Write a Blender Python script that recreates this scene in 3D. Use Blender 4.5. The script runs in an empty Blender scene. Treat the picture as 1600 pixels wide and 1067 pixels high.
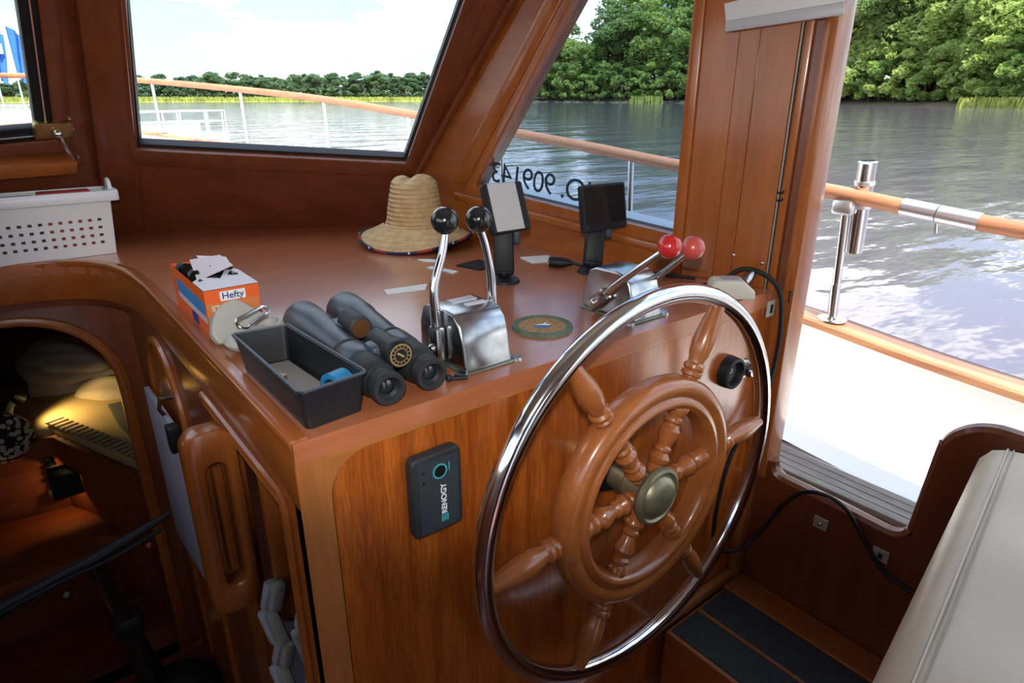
import bpy, bmesh, math, random
from math import sin, cos, pi, radians as rad
from mathutils import Matrix, Vector
random.seed(7)
S = bpy.context.scene
COL = S.collection

# ------------------------------------------------------------------ camera
cam = bpy.data.cameras.new('camera')
cam.sensor_width = 36.0
cam.lens = 1000.0 / 1600.0 * 36.0
cam.clip_start = 0.02
cam.clip_end = 6000
camo = bpy.data.objects.new('camera', cam)
COL.objects.link(camo)
camo.location = (-0.21225, -0.69781, 0.39262)
camo.rotation_euler = (1.20534, 0.0, -0.66976)
S.camera = camo

# ------------------------------------------------------------------ world, sun, flash, exposure
W = bpy.data.worlds.new('sky')
S.world = W
W.use_nodes = True
nt = W.node_tree
nt.nodes.clear()
def wn(t, **k):
    n = nt.nodes.new(t)
    for a, b in k.items():
        setattr(n, a, b)
    return n
o_ = wn('ShaderNodeOutputWorld')
bg = wn('ShaderNodeBackground')
bg.inputs['Strength'].default_value = 1.6
tc = wn('ShaderNodeTexCoord')
sep = wn('ShaderNodeSeparateXYZ')
nt.links.new(tc.outputs['Generated'], sep.inputs[0])
ramp = wn('ShaderNodeValToRGB')
ramp.color_ramp.elements[0].position = 0.0
ramp.color_ramp.elements[0].color = (0.52, 0.62, 0.64, 1)
ramp.color_ramp.elements[1].position = 0.6
ramp.color_ramp.elements[1].color = (0.22, 0.40, 0.75, 1)
e = ramp.color_ramp.elements.new(0.16)
e.color = (0.38, 0.52, 0.66, 1)
nt.links.new(sep.outputs['Z'], ramp.inputs[0])
mp = wn('ShaderNodeMapping')
mp.inputs['Scale'].default_value = (3.2, 3.2, 8.0)
mp.inputs['Location'].default_value = (0.35, 0.0, 0.1)
nt.links.new(tc.outputs['Generated'], mp.inputs[0])
nz = wn('ShaderNodeTexNoise')
nz.inputs['Scale'].default_value = 1.7
nz.inputs['Detail'].default_value = 7
nz.inputs['Roughness'].default_value = 0.55
nt.links.new(mp.outputs[0], nz.inputs['Vector'])
cr = wn('ShaderNodeValToRGB')
cr.color_ramp.elements[0].position = 0.47
cr.color_ramp.elements[1].position = 0.58
nt.links.new(nz.outputs['Fac'], cr.inputs[0])
mx = wn('ShaderNodeMixRGB')
mx.inputs['Color2'].default_value = (1.5, 1.5, 1.47, 1)
nt.links.new(cr.outputs[0], mx.inputs['Fac'])
nt.links.new(ramp.outputs[0], mx.inputs['Color1'])
nt.links.new(mx.outputs[0], bg.inputs['Color'])
nt.links.new(bg.outputs[0], o_.inputs[0])

sun = bpy.data.lights.new('sun', 'SUN')
sun.energy = 7.0
sun.angle = rad(0.6)
sun.color = (1.0, 0.95, 0.86)
suno = bpy.data.objects.new('sun', sun)
COL.objects.link(suno)
suno.rotation_euler = Vector((0.12, 0.52, -0.85)).to_track_quat('-Z', 'Y').to_euler()
suno.location = (0, -5, 10)

# the photographer's flash, just above the lens, its cone tipped upwards
fl = bpy.data.lights.new('camera_flash', 'SPOT')
fl.energy = 25.0
fl.spot_size = rad(84)
fl.spot_blend = 0.35
fl.shadow_soft_size = 0.02
fl.color = (1.0, 0.97, 0.93)
flo = bpy.data.objects.new('camera_flash', fl)
COL.objects.link(flo)
flo.location = (-0.23, -0.72, 0.50)
flo.rotation_euler = (Vector((0.62, 0.785, -0.06))).to_track_quat('-Z', 'Y').to_euler()

S.view_settings.view_transform = 'Standard'
S.view_settings.look = 'None'
S.view_settings.exposure = 0.5
S.view_settings.gamma = 1.0
S.view_settings.use_curve_mapping = False
S.cycles.max_bounces = 8
S.cycles.transparent_max_bounces = 16
S.cycles.sample_clamp_indirect = 4.0
S.cycles.caustics_reflective = False
S.cycles.caustics_refractive = False

# ------------------------------------------------------------------ materials
def newmat(name):
    m = bpy.data.materials.new(name)
    m.use_nodes = True
    return m, m.node_tree, m.node_tree.nodes['Principled BSDF']
def plain(name, c, rough=0.5, metal=0.0, coat=0.0, spec=0.5, noise=0.0, nscale=30.0, bump=0.0, emit=None, estr=0.0, sheen=0.0):
    m, t, b = newmat(name)
    b.inputs['Base Color'].default_value = (*c, 1)
    b.inputs['Roughness'].default_value = rough
    b.inputs['Metallic'].default_value = metal
    b.inputs['Coat Weight'].default_value = coat
    b.inputs['Coat Roughness'].default_value = 0.08
    b.inputs['Specular IOR Level'].default_value = spec
    if sheen:
        b.inputs['Sheen Weight'].default_value = sheen
    if emit:
        b.inputs['Emission Color'].default_value = (*emit, 1)
        b.inputs['Emission Strength'].default_value = estr
    if noise or bump:
        co = t.nodes.new('ShaderNodeTexCoord')
        n = t.nodes.new('ShaderNodeTexNoise')
        n.inputs['Scale'].default_value = nscale
        n.inputs['Detail'].default_value = 5
        t.links.new(co.outputs['Object'], n.inputs['Vector'])
        if noise:
            r = t.nodes.new('ShaderNodeValToRGB')
            r.color_ramp.elements[0].position = 0.3
            r.color_ramp.elements[1].position = 0.7
            r.color_ramp.elements[0].color = (*[v * (1 - noise) for v in c], 1)
            r.color_ramp.elements[1].color = (*[min(1, v * (1 + noise)) for v in c], 1)
            t.links.new(n.outputs['Fac'], r.inputs[0])
            t.links.new(r.outputs[0], b.inputs['Base Color'])
        if bump:
            bp = t.nodes.new('ShaderNodeBump')
            bp.inputs['Strength'].default_value = bump
            bp.inputs['Distance'].default_value = 0.002
            t.links.new(n.outputs['Fac'], bp.inputs['Height'])
            t.links.new(bp.outputs[0], b.inputs['Normal'])
    return m
def wood(name, c, d, axis='Z', scale=1.0, rough=0.3, coat=0.5, contrast=1.0, fleck=0.3, crough=0.12, cior=1.5):
    m, t, b = newmat(name)
    co = t.nodes.new('ShaderNodeTexCoord')
    mpn = t.nodes.new('ShaderNodeMapping')
    sc = {'X': (2.5, 34, 34), 'Y': (34, 2.5, 34), 'Z': (34, 34, 2.5)}[axis]
    mpn.inputs['Scale'].default_value = [v * scale for v in sc]
    t.links.new(co.outputs['Object'], mpn.inputs[0])
    n = t.nodes.new('ShaderNodeTexNoise')
    n.inputs['Scale'].default_value = 1.0
    n.inputs['Detail'].default_value = 6
    n.inputs['Distortion'].default_value = 0.5
    t.links.new(mpn.outputs[0], n.inputs['Vector'])
    r = t.nodes.new('ShaderNodeValToRGB')
    r.color_ramp.elements[0].position = 0.5 - 0.22 / contrast
    r.color_ramp.elements[1].position = 0.5 + 0.22 / contrast
    r.color_ramp.elements[0].color = (*d, 1)
    r.color_ramp.elements[1].color = (*c, 1)
    t.links.new(n.outputs['Fac'], r.inputs[0])
    # fine pore flecks along the grain
    mp2 = t.nodes.new('ShaderNodeMapping')
    mp2.inputs['Scale'].default_value = [v * 9 * scale for v in sc]
    t.links.new(co.outputs['Object'], mp2.inputs[0])
    n2 = t.nodes.new('ShaderNodeTexNoise')
    n2.inputs['Scale'].default_value = 1.0
    n2.inputs['Detail'].default_value = 2
    t.links.new(mp2.outputs[0], n2.inputs['Vector'])
    r2 = t.nodes.new('ShaderNodeValToRGB')
    r2.color_ramp.elements[0].position = 0.40
    r2.color_ramp.elements[1].position = 0.62
    lo_ = 1 - fleck
    r2.color_ramp.elements[0].color = (lo_, lo_, lo_, 1)
    r2.color_ramp.elements[1].color = (1.0, 1.0, 1.0, 1)
    t.links.new(n2.outputs['Fac'], r2.inputs[0])
    mul = t.nodes.new('ShaderNodeMixRGB')
    mul.blend_type = 'MULTIPLY'
    mul.inputs['Fac'].default_value = 1.0
    t.links.new(r.outputs[0], mul.inputs['Color1'])
    t.links.new(r2.outputs[0], mul.inputs['Color2'])
    t.links.new(mul.outputs[0], b.inputs['Base Color'])
    b.inputs['Roughness'].default_value = rough
    b.inputs['Coat Weight'].default_value = coat
    b.inputs['Coat Roughness'].default_value = crough
    b.inputs['Coat IOR'].default_value = cior
    return m
def glassmat(name, tint, rmix=0.06):
    m, t, b = newmat(name)
    t.nodes.remove(b)
    out = t.nodes['Material Output']
    tr = t.nodes.new('ShaderNodeBsdfTransparent')
    tr.inputs[0].default_value = (*tint, 1)
    gl = t.nodes.new('ShaderNodeBsdfGlossy')
    gl.inputs['Roughness'].default_value = 0.02
    lw = t.nodes.new('ShaderNodeLayerWeight')
    lw.inputs[0].default_value = 0.5
    pw = t.nodes.new('ShaderNodeMath'); pw.operation = 'POWER'; pw.inputs[1].default_value = 5.0
    fr = t.nodes.new('ShaderNodeMath'); fr.operation = 'MULTIPLY_ADD'; fr.inputs[1].default_value = 0.9; fr.inputs[2].default_value = 0.025
    t.links.new(lw.outputs['Facing'], pw.inputs[0])
    t.links.new(pw.outputs[0], fr.inputs[0])
    ms = t.nodes.new('ShaderNodeMixShader')
    t.links.new(fr.outputs[0], ms.inputs[0])
    t.links.new(tr.outputs[0], ms.inputs[1])
    t.links.new(gl.outputs[0], ms.inputs[2])
    t.links.new(ms.outputs[0], out.inputs[0])
    return m

TEAK, TEAKD = (0.38, 0.112, 0.020), (0.26, 0.066, 0.011)
MW = {
    'panel': wood('teak_panel', (0.50, 0.125, 0.014), (0.33, 0.068, 0.006), 'Z', 1.3, 0.32, 1.0, 1.4, crough=0.17, cior=1.7),
    'z': wood('teak_upright', TEAK, TEAKD, 'Z', 0.7, 0.3, 0.5, fleck=0.12),
    'x': wood('teak_crosswise', TEAK, TEAKD, 'X', 0.7, 0.3, 0.5, fleck=0.12),
    'y': wood('teak_lengthwise', TEAK, TEAKD, 'Y', 0.7, 0.3, 0.5, fleck=0.12),
    'framez': wood('teak_frame_upright', (0.47, 0.175, 0.046), (0.36, 0.115, 0.026), 'Z', 0.6, 0.34, 0.9, fleck=0.12, crough=0.18, cior=1.65),
    'framex': wood('teak_frame_crosswise', (0.47, 0.175, 0.046), (0.36, 0.115, 0.026), 'X', 0.6, 0.34, 0.9, fleck=0.12, crough=0.18, cior=1.65),
    'top': wood('teak_worktop', (0.48, 0.155, 0.062), (0.36, 0.105, 0.040), 'X', 0.35, 0.36, 1.0, 0.9, fleck=0.1, crough=0.19, cior=1.6),
    'dark': wood('dark_mahogany', (0.20, 0.050, 0.018), (0.125, 0.028, 0.010), 'X', 0.6, 0.35, 0.35, fleck=0.12),
    'darkz': wood('dark_mahogany_upright', (0.20, 0.052, 0.018), (0.125, 0.030, 0.010), 'Z', 0.6, 0.33, 0.4, fleck=0.12),
    'wheel': wood('turned_teak', (0.40, 0.130, 0.034), (0.30, 0.088, 0.020), 'X', 0.8, 0.30, 0.5, fleck=0.12),
    'rail': wood('weathered_teak_rail', (0.58, 0.26, 0.13), (0.42, 0.17, 0.08), 'Y', 0.6, 0.5, 0.1, fleck=0.15),
    'caprail': wood('worn_varnish_caprail', (0.66, 0.36, 0.15), (0.36, 0.12, 0.06), 'Y', 0.35, 0.45, 0.2, 2.2, fleck=0.15),
    'matte': wood('unvarnished_mahogany', (0.30, 0.085, 0.02), (0.2, 0.05, 0.012), 'X', 0.6, 0.65, 0.0, fleck=0.12),
    'grey': wood('weathered_grey_teak', (0.30, 0.27, 0.23), (0.20, 0.175, 0.15), 'Y', 0.8, 0.8, 0.0),
}
CHROME = plain('polished_chrome', (0.74, 0.75, 0.77), 0.12, 1.0)
CHROMEW = plain('worn_chrome', (0.44, 0.45, 0.46), 0.23, 1.0, noise=0.2, nscale=40)
STEEL = plain('stainless_steel', (0.72, 0.72, 0.72), 0.2, 1.0)
ALU = plain('bare_aluminium', (0.78, 0.79, 0.80), 0.35, 1.0)
BRASS = plain('aged_brass', (0.42, 0.30, 0.13), 0.38, 1.0, noise=0.2, nscale=60)
BRONZE = plain('dull_bronze', (0.26, 0.24, 0.15), 0.45, 0.7, noise=0.2, nscale=40)
BLACK = plain('black_plastic', (0.010, 0.011, 0.014), 0.5, spec=0.3)
BLACKM = plain('black_rubber', (0.016, 0.018, 0.021), 0.6, bump=0.15, nscale=300)
SLATE = plain('slate_plastic', (0.030, 0.040, 0.052), 0.45)
GLOSSBLK = plain('glossy_black', (0.010, 0.011, 0.012), 0.16, coat=0.5)
SCREEN = plain('dark_screen', (0.008, 0.009, 0.012), 0.12)
NAVY = plain('rubber_armour_blue_grey', (0.032, 0.045, 0.066), 0.38, bump=0.1, nscale=250)
RED = plain('red_knob', (0.48, 0.018, 0.018), 0.22, coat=0.4)
REDF = plain('faded_red_knob', (0.50, 0.075, 0.060), 0.3, coat=0.3)
WHITEP = plain('white_plastic', (0.72, 0.72, 0.74), 0.4)
OFFW = plain('offwhite_plastic', (0.58, 0.55, 0.47), 0.5)
PAPER = plain('white_paper', (0.75, 0.74, 0.72), 0.8)
PALE = plain('pale_grey_silicone', (0.42, 0.42, 0.38), 0.5)
VINYL = plain('cream_vinyl', (0.46, 0.385, 0.285), 0.40, noise=0.05, nscale=4, bump=0.05)
GELCOAT = plain('white_gelcoat', (0.82, 0.82, 0.80), 0.35)
NONSKID = plain('dark_nonskid_pad', (0.022, 0.025, 0.028), 0.85, noise=0.25, nscale=60, bump=0.3)
CLOTH = plain('cream_cloth', (0.52, 0.45, 0.32), 0.9, noise=0.06, nscale=8, sheen=0.2)
MATTR = plain('yellow_cream_mattress', (0.60, 0.46, 0.20), 0.85, noise=0.05, nscale=5)
ORANGE = plain('orange_card', (0.80, 0.13, 0.020), 0.45)
BLUEP = plain('blue_print', (0.05, 0.25, 0.55), 0.45)
BLUET = plain('blue_tape', (0.015, 0.20, 0.42), 0.5)
LAVEND = plain('pale_card_top', (0.66, 0.58, 0.62), 0.4)
TEAL = plain('teal_ring', (0.05, 0.38, 0.42), 0.4)
WHITEI = plain('white_ink', (0.8, 0.82, 0.84), 0.6)
GREYI = plain('grey_vinyl_letters', (0.26, 0.26, 0.28), 0.6)
NAVYI = plain('navy_ink', (0.015, 0.03, 0.16), 0.5)
GOLD = plain('gold_print', (0.55, 0.38, 0.14), 0.4, 0.6)
BROWNM = plain('brown_lens_coating', (0.10, 0.045, 0.018), 0.3)
LENS = plain('coated_lens', (0.012, 0.020, 0.022), 0.06, coat=1.0)
GREYFOAM = plain('grey_foam_pad', (0.24, 0.24, 0.23), 0.9)
GREYGL = plain('grey_canvas', (0.25, 0.25, 0.22), 0.8, noise=0.2, nscale=50, bump=0.3)
CEIL = plain('cream_headliner', (0.40, 0.35, 0.28), 0.7)
CURT = plain('grey_white_vinyl', (0.60, 0.60, 0.60), 0.5)
SHEET = plain('blue_grey_sheet', (0.34, 0.36, 0.44), 0.5)
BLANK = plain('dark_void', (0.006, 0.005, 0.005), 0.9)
GLASS = glassmat('clear_glass', (0.97, 0.985, 0.98))
GLASST = glassmat('tinted_glass', (0.60, 0.68, 0.76))

# ------------------------------------------------------------------ mesh helpers
def NB():
    return bmesh.new()
def xf(bm, verts, M):
    if M is not None:
        bmesh.ops.transform(bm, matrix=M, verts=verts)
def T(x, y, z):
    return Matrix.Translation((x, y, z))
def R(a, ax):
    return Matrix.Rotation(rad(a), 4, ax)
def frame(o, x, y):
    x = Vector(x).normalized(); y = Vector(y).normalized(); z = x.cross(y).normalized()
    M = Matrix.Identity(4)
    for i, c in enumerate((x, y, z)):
        for k in range(3):
            M[k][i] = c[k]
    return Matrix.Translation(Vector(o)) @ M
def bevel(bm, w, seg=2, ang=30, geom=None):
    es = [e for e in (geom or bm.edges) if e.is_valid and len(e.link_faces) == 2 and e.calc_face_angle(0) > rad(ang)]
    if es:
        bmesh.ops.bevel(bm, geom=es, offset=w, segments=seg, profile=0.5, affect='EDGES', clamp_overlap=True)
def box(x0, x1, y0, y1, z0, z1, bev=0, seg=2, M=None, bm=None):
    b = NB()
    bmesh.ops.create_cube(b, size=1)
    bmesh.ops.transform(b, matrix=T((x0 + x1) / 2, (y0 + y1) / 2, (z0 + z1) / 2) @ Matrix.Diagonal((abs(x1 - x0), abs(y1 - y0), abs(z1 - z0), 1)), verts=b.verts)
    if bev:
        bevel(b, bev, seg)
    return join(bm, b, M)
def join(bm, b, M=None):
    xf(b, b.verts, M)
    if bm is None:
        return b
    me = bpy.data.meshes.new('tmp')
    b.to_mesh(me); b.free()
    bm.from_mesh(me)
    bpy.data.meshes.remove(me)
    return bm
def prism(poly, h0, h1, M=None, bev=0, bm=None, seg=2):
    b = NB()
    lo = [b.verts.new((x, y, h0)) for x, y in poly]
    hi = [b.verts.new((x, y, h1)) for x, y in poly]
    n = len(poly)
    b.faces.new(hi); b.faces.new(lo[::-1])
    for i in range(n):
        b.faces.new((lo[i], lo[(i + 1) % n], hi[(i + 1) % n], hi[i]))
    bmesh.ops.recalc_face_normals(b, faces=b.faces)
    if bev:
        bevel(b, bev, seg)
    return join(bm, b, M)
def ring(outer, inner, h0, h1, M=None, bev=0, bm=None):
    b = NB()
    n = len(outer)
    V = [[b.verts.new((x, y, h)) for x, y in P] for h in (h0, h1) for P in (outer, inner)]
    ol, il, oh, ih = V
    for i in range(n):
        j = (i + 1) % n
        b.faces.new((oh[i], oh[j], ih[j], ih[i])); b.faces.new((ol[j], ol[i], il[i], il[j]))
        b.faces.new((ol[i], ol[j], oh[j], oh[i])); b.faces.new((il[j], il[i], ih[i], ih[j]))
    bmesh.ops.recalc_face_normals(b, faces=b.faces)
    if bev:
        bevel(b, bev, 2)
    return join(bm, b, M)
def lathe(prof, n=28, M=None, bm=None, caps=True):
    b = NB()
    rows = []
    for r, z in prof:
        if r < 1e-6:
            rows.append([b.verts.new((0, 0, z))])
        else:
            rows.append([b.verts.new((r * cos(2 * pi * i / n), r * sin(2 * pi * i / n), z)) for i in range(n)])
    for a, c in zip(rows, rows[1:]):
        for i in range(n):
            j = (i + 1) % n
            if len(a) == 1 and len(c) == 1:
                continue
            if len(a) == 1:
                b.faces.new((a[0], c[i], c[j]))
            elif len(c) == 1:
                b.faces.new((a[i], a[j], c[0]))
            else:
                b.faces.new((a[i], a[j], c[j], c[i]))
    if caps:
        for row in (rows[0], rows[-1]):
            if len(row) > 1:
                b.faces.new(row)
    bmesh.ops.recalc_face_normals(b, faces=b.faces)
    return join(bm, b, M)
def smoothpath(pts, k=6):
    P = [Vector(p) for p in pts]
    out = []
    for i in range(len(P) - 1):
        p0 = P[max(i - 1, 0)]; p1 = P[i]; p2 = P[i + 1]; p3 = P[min(i + 2, len(P) - 1)]
        for j in range(k):
            t = j / k
            out.append(0.5 * ((2 * p1) + (p2 - p0) * t + (2 * p0 - 5 * p1 + 4 * p2 - p3) * t * t + (3 * p1 - p0 - 3 * p2 + p3) * t ** 3))
    out.append(P[-1])
    return out
def tube(pts, r, n=10, closed=False, M=None, bm=None, sx=1.0):
    P = [Vector(p) for p in pts]
    m = len(P)
    rr = r if isinstance(r, (list, tuple)) else [r] * m
    b = NB()
    rows = []
    prev = None
    for i in range(m):
        if closed:
            tg = (P[(i + 1) % m] - P[i - 1]).normalized()
        else:
            tg = (P[min(i + 1, m - 1)] - P[max(i - 1, 0)]).normalized()
        if prev is None:
            up = Vector((0, 0, 1)) if abs(tg.z) < 0.9 else Vector((1, 0, 0))
            u = tg.cross(up).normalized()
        else:
            u = (prev - tg * prev.dot(tg)).normalized()
        prev = u
        v = tg.cross(u)
        rows.append([b.verts.new(P[i] + (u * cos(2 * pi * k / n) * sx + v * sin(2 * pi * k / n)) * rr[i]) for k in range(n)])
    for i in range(m if closed else m - 1):
        a, c = rows[i], rows[(i + 1) % m]
        for k in range(n):
            b.faces.new((a[k], a[(k + 1) % n], c[(k + 1) % n], c[k]))
    if not closed:
        b.faces.new(rows[0][::-1]); b.faces.new(rows[-1])
    bmesh.ops.recalc_face_normals(b, faces=b.faces)
    return join(bm, b, M)
def ball(c, r, M=None, bm=None, sc=(1, 1, 1), n=24):
    b = NB()
    bmesh.ops.create_uvsphere(b, u_segments=n, v_segments=n // 2, radius=r)
    bmesh.ops.transform(b, matrix=T(*c) @ Matrix.Diagonal((*sc, 1)), verts=b.verts)
    return join(bm, b, M)
def arc(cx, cy, r, a0, a1, n=8):
    return [(cx + r * cos(rad(a0 + (a1 - a0) * i / n)), cy + r * sin(rad(a0 + (a1 - a0) * i / n))) for i in range(n + 1)]
def rrect(x0, x1, y0, y1, r, n=6):
    return arc(x1 - r, y0 + r, r, -90, 0, n) + arc(x1 - r, y1 - r, r, 0, 90, n) + arc(x0 + r, y1 - r, r, 90, 180, n) + arc(x0 + r, y0 + r, r, 180, 270, n)

WM = {}
def obj(name, bm, mat, parent=None, world=True, smooth=35, kind=None, label=None):
    """one mesh object; with world=True the verts are world coordinates, else the parent's local ones"""
    if parent is not None and world:
        xf(bm, bm.verts, WM[parent].inverted())
    me = bpy.data.meshes.new(name)
    bm.to_mesh(me)
    bm.free()
    me.materials.append(mat)
    if smooth:
        for p in me.polygons:
            p.use_smooth = True
        me.set_sharp_from_angle(angle=rad(smooth))
    o = bpy.data.objects.new(name, me)
    COL.objects.link(o)
    if parent is not None:
        o.parent = parent
        WM[o] = WM[parent]
    else:
        WM[o] = Matrix.Identity(4)
    if kind:
        o['kind'] = kind
    if label:
        o['label'] = label
    return o
def thing(name, label, cat, loc=(0, 0, 0), rot=(0, 0, 0), group=None, kind=None):
    o = bpy.data.objects.new(name, None)
    o.empty_display_size = 0.05
    COL.objects.link(o)
    o.location = loc
    o.rotation_euler = [rad(a) for a in rot]
    WM[o] = T(*loc) @ o.rotation_euler.to_matrix().to_4x4()
    tag(o, label, cat, group, kind)
    return o
def tag(o, label, cat=None, group=None, kind=None):
    o['label'] = label
    if cat:
        o['category'] = cat
    if group:
        o['group'] = group
    if kind:
        o['kind'] = kind
    return o
def struct(name, bm, mat, label=None, smooth=35):
    o = obj(name, bm, mat, kind='structure', smooth=smooth)
    if label:
        o['label'] = label
    return o
def text(s, size, M, mat, name, parent, ext=0.0003, bold=0.0, mirror=False, spacing=1.0):
    cu = bpy.data.curves.new('t', 'FONT')
    cu.body = s; cu.size = size; cu.extrude = ext; cu.offset = bold
    cu.align_x = 'CENTER'; cu.align_y = 'CENTER'; cu.space_character = spacing
    to = bpy.data.objects.new('t', cu)
    COL.objects.link(to)
    bpy.context.view_layer.update()
    me = bpy.data.meshes.new_from_object(to.evaluated_get(bpy.context.evaluated_depsgraph_get()))
    bpy.data.objects.remove(to); bpy.data.curves.remove(cu)
    b = NB(); b.from_mesh(me); bpy.data.meshes.remove(me)
    if mirror:
        bmesh.ops.transform(b, matrix=Matrix.Diagonal((-1, 1, 1, 1)), verts=b.verts)
        bmesh.ops.reverse_faces(b, faces=b.faces)
    xf(b, b.verts, M)
    return obj(name, b, mat, parent, smooth=0)
# ====BODY====
# ================================================================== the cabin shell
FS = frame((0.07, 1.57, 0), (0.878, -0.479, 0), (-0.2874, -0.5268, 1.0))        # starboard windscreen, +z inboard
FP = frame((0.07, 1.57, 0), (-0.97, -0.243, 0), (0.1455, -0.582, 1.0))          # centre windscreen, +z outboard
FD = frame((0.772, 1.187, 0), (0.2512, -0.9679, 0), (0, 0, 1))                  # starboard side, +z inboard
FX = frame((0, 0, 0), (0, 1, 0), (0, 0, 1))                                     # (y, z) plane, +z = +x

gs = [(0.134, 0.303), (0.863, 0.245), (1.125, 1.02), (0.326, 1.02)]             # starboard windscreen glass
def inset(P, d):
    n = len(P); out = []
    for i in range(n):
        p = Vector(P[i]); a = (Vector(P[i - 1]) - p).normalized(); b = (Vector(P[(i + 1) % n]) - p).normalized()
        bis = (a + b); s = abs(a.x * b.y - a.y * b.x)
        q = p + bis / max(s, 0.15) * d
        out.append((q.x, q.y))
    return out
so = [(0.0, 0.0), (0.80, 0.0), (1.33, 1.1), (0.309, 1.1)]
wf = struct('wall_front', ring(so, gs, -0.05, 0, FS), MW['dark'], 'dark varnished wooden bulkhead under the starboard windscreen')
w1 = thing('window_1', 'large raked starboard windscreen in a dark wooden frame', 'window', FS @ Vector((0.5, 0.28, 0)), kind='structure')
obj('window_frame', ring(inset(gs, -0.048), inset(gs, 0.002), -0.004, 0.012, FS, 0.004), MW['darkz'], w1)
obj('gasket', ring(inset(gs, 0.002), inset(gs, 0.009), -0.035, -0.01, FS), BLACKM, w1)
obj('pane', prism(inset(gs, 0.002), -0.028, -0.022, FS), GLASS, w1, smooth=0)

gp = [(0.225, 0.377), (0.90, 0.33), (0.90, 1.02), (0.276, 1.02)]
po = [(0.0, 0.0), (1.05, 0.0), (1.05, 1.1), (0.13, 1.1)]
gpo = inset(gp, -0.036)
struct('wall_front', ring(po, gpo, 0, 0.05, FP), MW['dark'], 'dark wooden bulkhead around the centre windscreen')
w2 = thing('window_2', 'hinged centre windscreen with a black metal frame', 'window', FP @ Vector((0.5, 0.3, 0)), kind='structure')
obj('wood_surround', ring(inset(gp, -0.075), gpo, -0.010, 0.006, FP, 0.003), MW['darkz'], w2)
obj('metal_frame', ring(inset(gp, -0.036), gp, -0.004, 0.02, FP, 0.003), BLACK, w2)
obj('frame_edge', ring(inset(gp, -0.022), inset(gp, -0.0185), -0.0075, -0.003, FP), STEEL, w2)
obj('pane', prism(inset(gp, -0.004), 0.008, 0.013, FP), GLASS, w2, smooth=0)
obj('sill_ledge', box(0.15, 0.95, 0.262, 0.300, -0.045, 0.0, 0.005, M=FP), MW['x'], w2)
la = obj('latch_plate', box(0.150, 0.235, 0.355, 0.398, -0.022, -0.004, 0.003, M=FP), BRASS, w2)
obj('latch_lever', tube([(0.19, 0.372, -0.030), (0.182, 0.355, -0.040), (0.162, 0.312, -0.045)], [0.009, 0.006, 0.005], 8, M=FP), STEEL, la)
obj('latch_knob', ball((0.19, 0.375, -0.03), 0.011, FP, n=12), STEEL, la)
for q in ((0.155, 0.405), (0.148, 0.375), (0.136, 0.292)):
    obj('screw', lathe([(0, 0.004), (0.004, 0.003), (0.0055, 0)], 10, FP @ T(q[0], q[1], -0.010) @ R(180, 'X')), STEEL, w2)
# centre mullion and corner post
mc = Vector((0.07, 1.57, 0)); mt = Vector((0.07, 0.93, 0.943))
FM = frame(mc, (1, 0, 0), mt - mc)
struct('trim_1', box(-0.052, 0.048, -0.02, 1.16, -0.01, 0.028, 0.008, M=FM), MW['darkz'], 'dark red-brown mullion between the two windscreens')
c0 = Vector((0.772, 1.187, 0)); c1 = Vector((0.967, 0.436, 0.943))
FC = frame(c0, (0.93, 0.36, 0), c1 - c0)
gd = [(0.374, 0.155), (0.997, 0.089), (0.985, 0.90), (0.894, 0.90)]             # side window glass
sd = [(0.0, 0.0), (1.16, 0.0), (1.16, 0.95), (0.78, 0.95)]
struct('wall_right', ring(sd, gd, -0.05, 0, FD), MW['y'], 'varnished teak side wall around the side window')
w3 = thing('window_3', 'side window with reversed registration number on the glass', 'window', FD @ Vector((0.7, 0.1, 0)), kind='structure')
obj('window_frame', ring(inset(gd, -0.030), inset(gd, 0.001), -0.004, 0.012, FD, 0.004), MW['z'], w3)
obj('sill_moulding', prism([(0.30, 0.112), (1.0, 0.040), (1.0, 0.062), (0.30, 0.134)], 0, 0.022, FD, 0.006), MW['y'], w3)
obj('white_rim', prism([(0.362, 0.148), (0.997, 0.081), (0.997, 0.0935), (0.374, 0.1595)], -0.10, -0.026, FD), GELCOAT, w3)
obj('pane', prism(inset(gd, 0.001), -0.024, -0.018, FD), GLASST, w3, smooth=0)
dl = (Vector((0.997, 0.089)) - Vector((0.374, 0.155))).normalized()
FT = FD @ frame((0.592, 0.173, -0.0245), (dl.x, dl.y, 0), (-dl.y, dl.x, 0))
text('NO. 909143', 0.081, FT, GREYI, 'registration_number', w3, 0.0002, 0.0, mirror=True, spacing=0.90)
# corner post boards
obj('post_board', prism([(0.345, 0.16), (0.29, 0.16), (0.81, 0.90), (0.865, 0.90)], 0.004, 0.016, FD, 0.004), MW['z'], w3)
struct('trim_2', tube([c0 + Vector((-0.012, -0.01, 0)), c1 + Vector((-0.012, -0.01, 0))], 0.012, 8), MW['darkz'], 'rounded bead in the raked corner between windscreen and side window')

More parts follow.
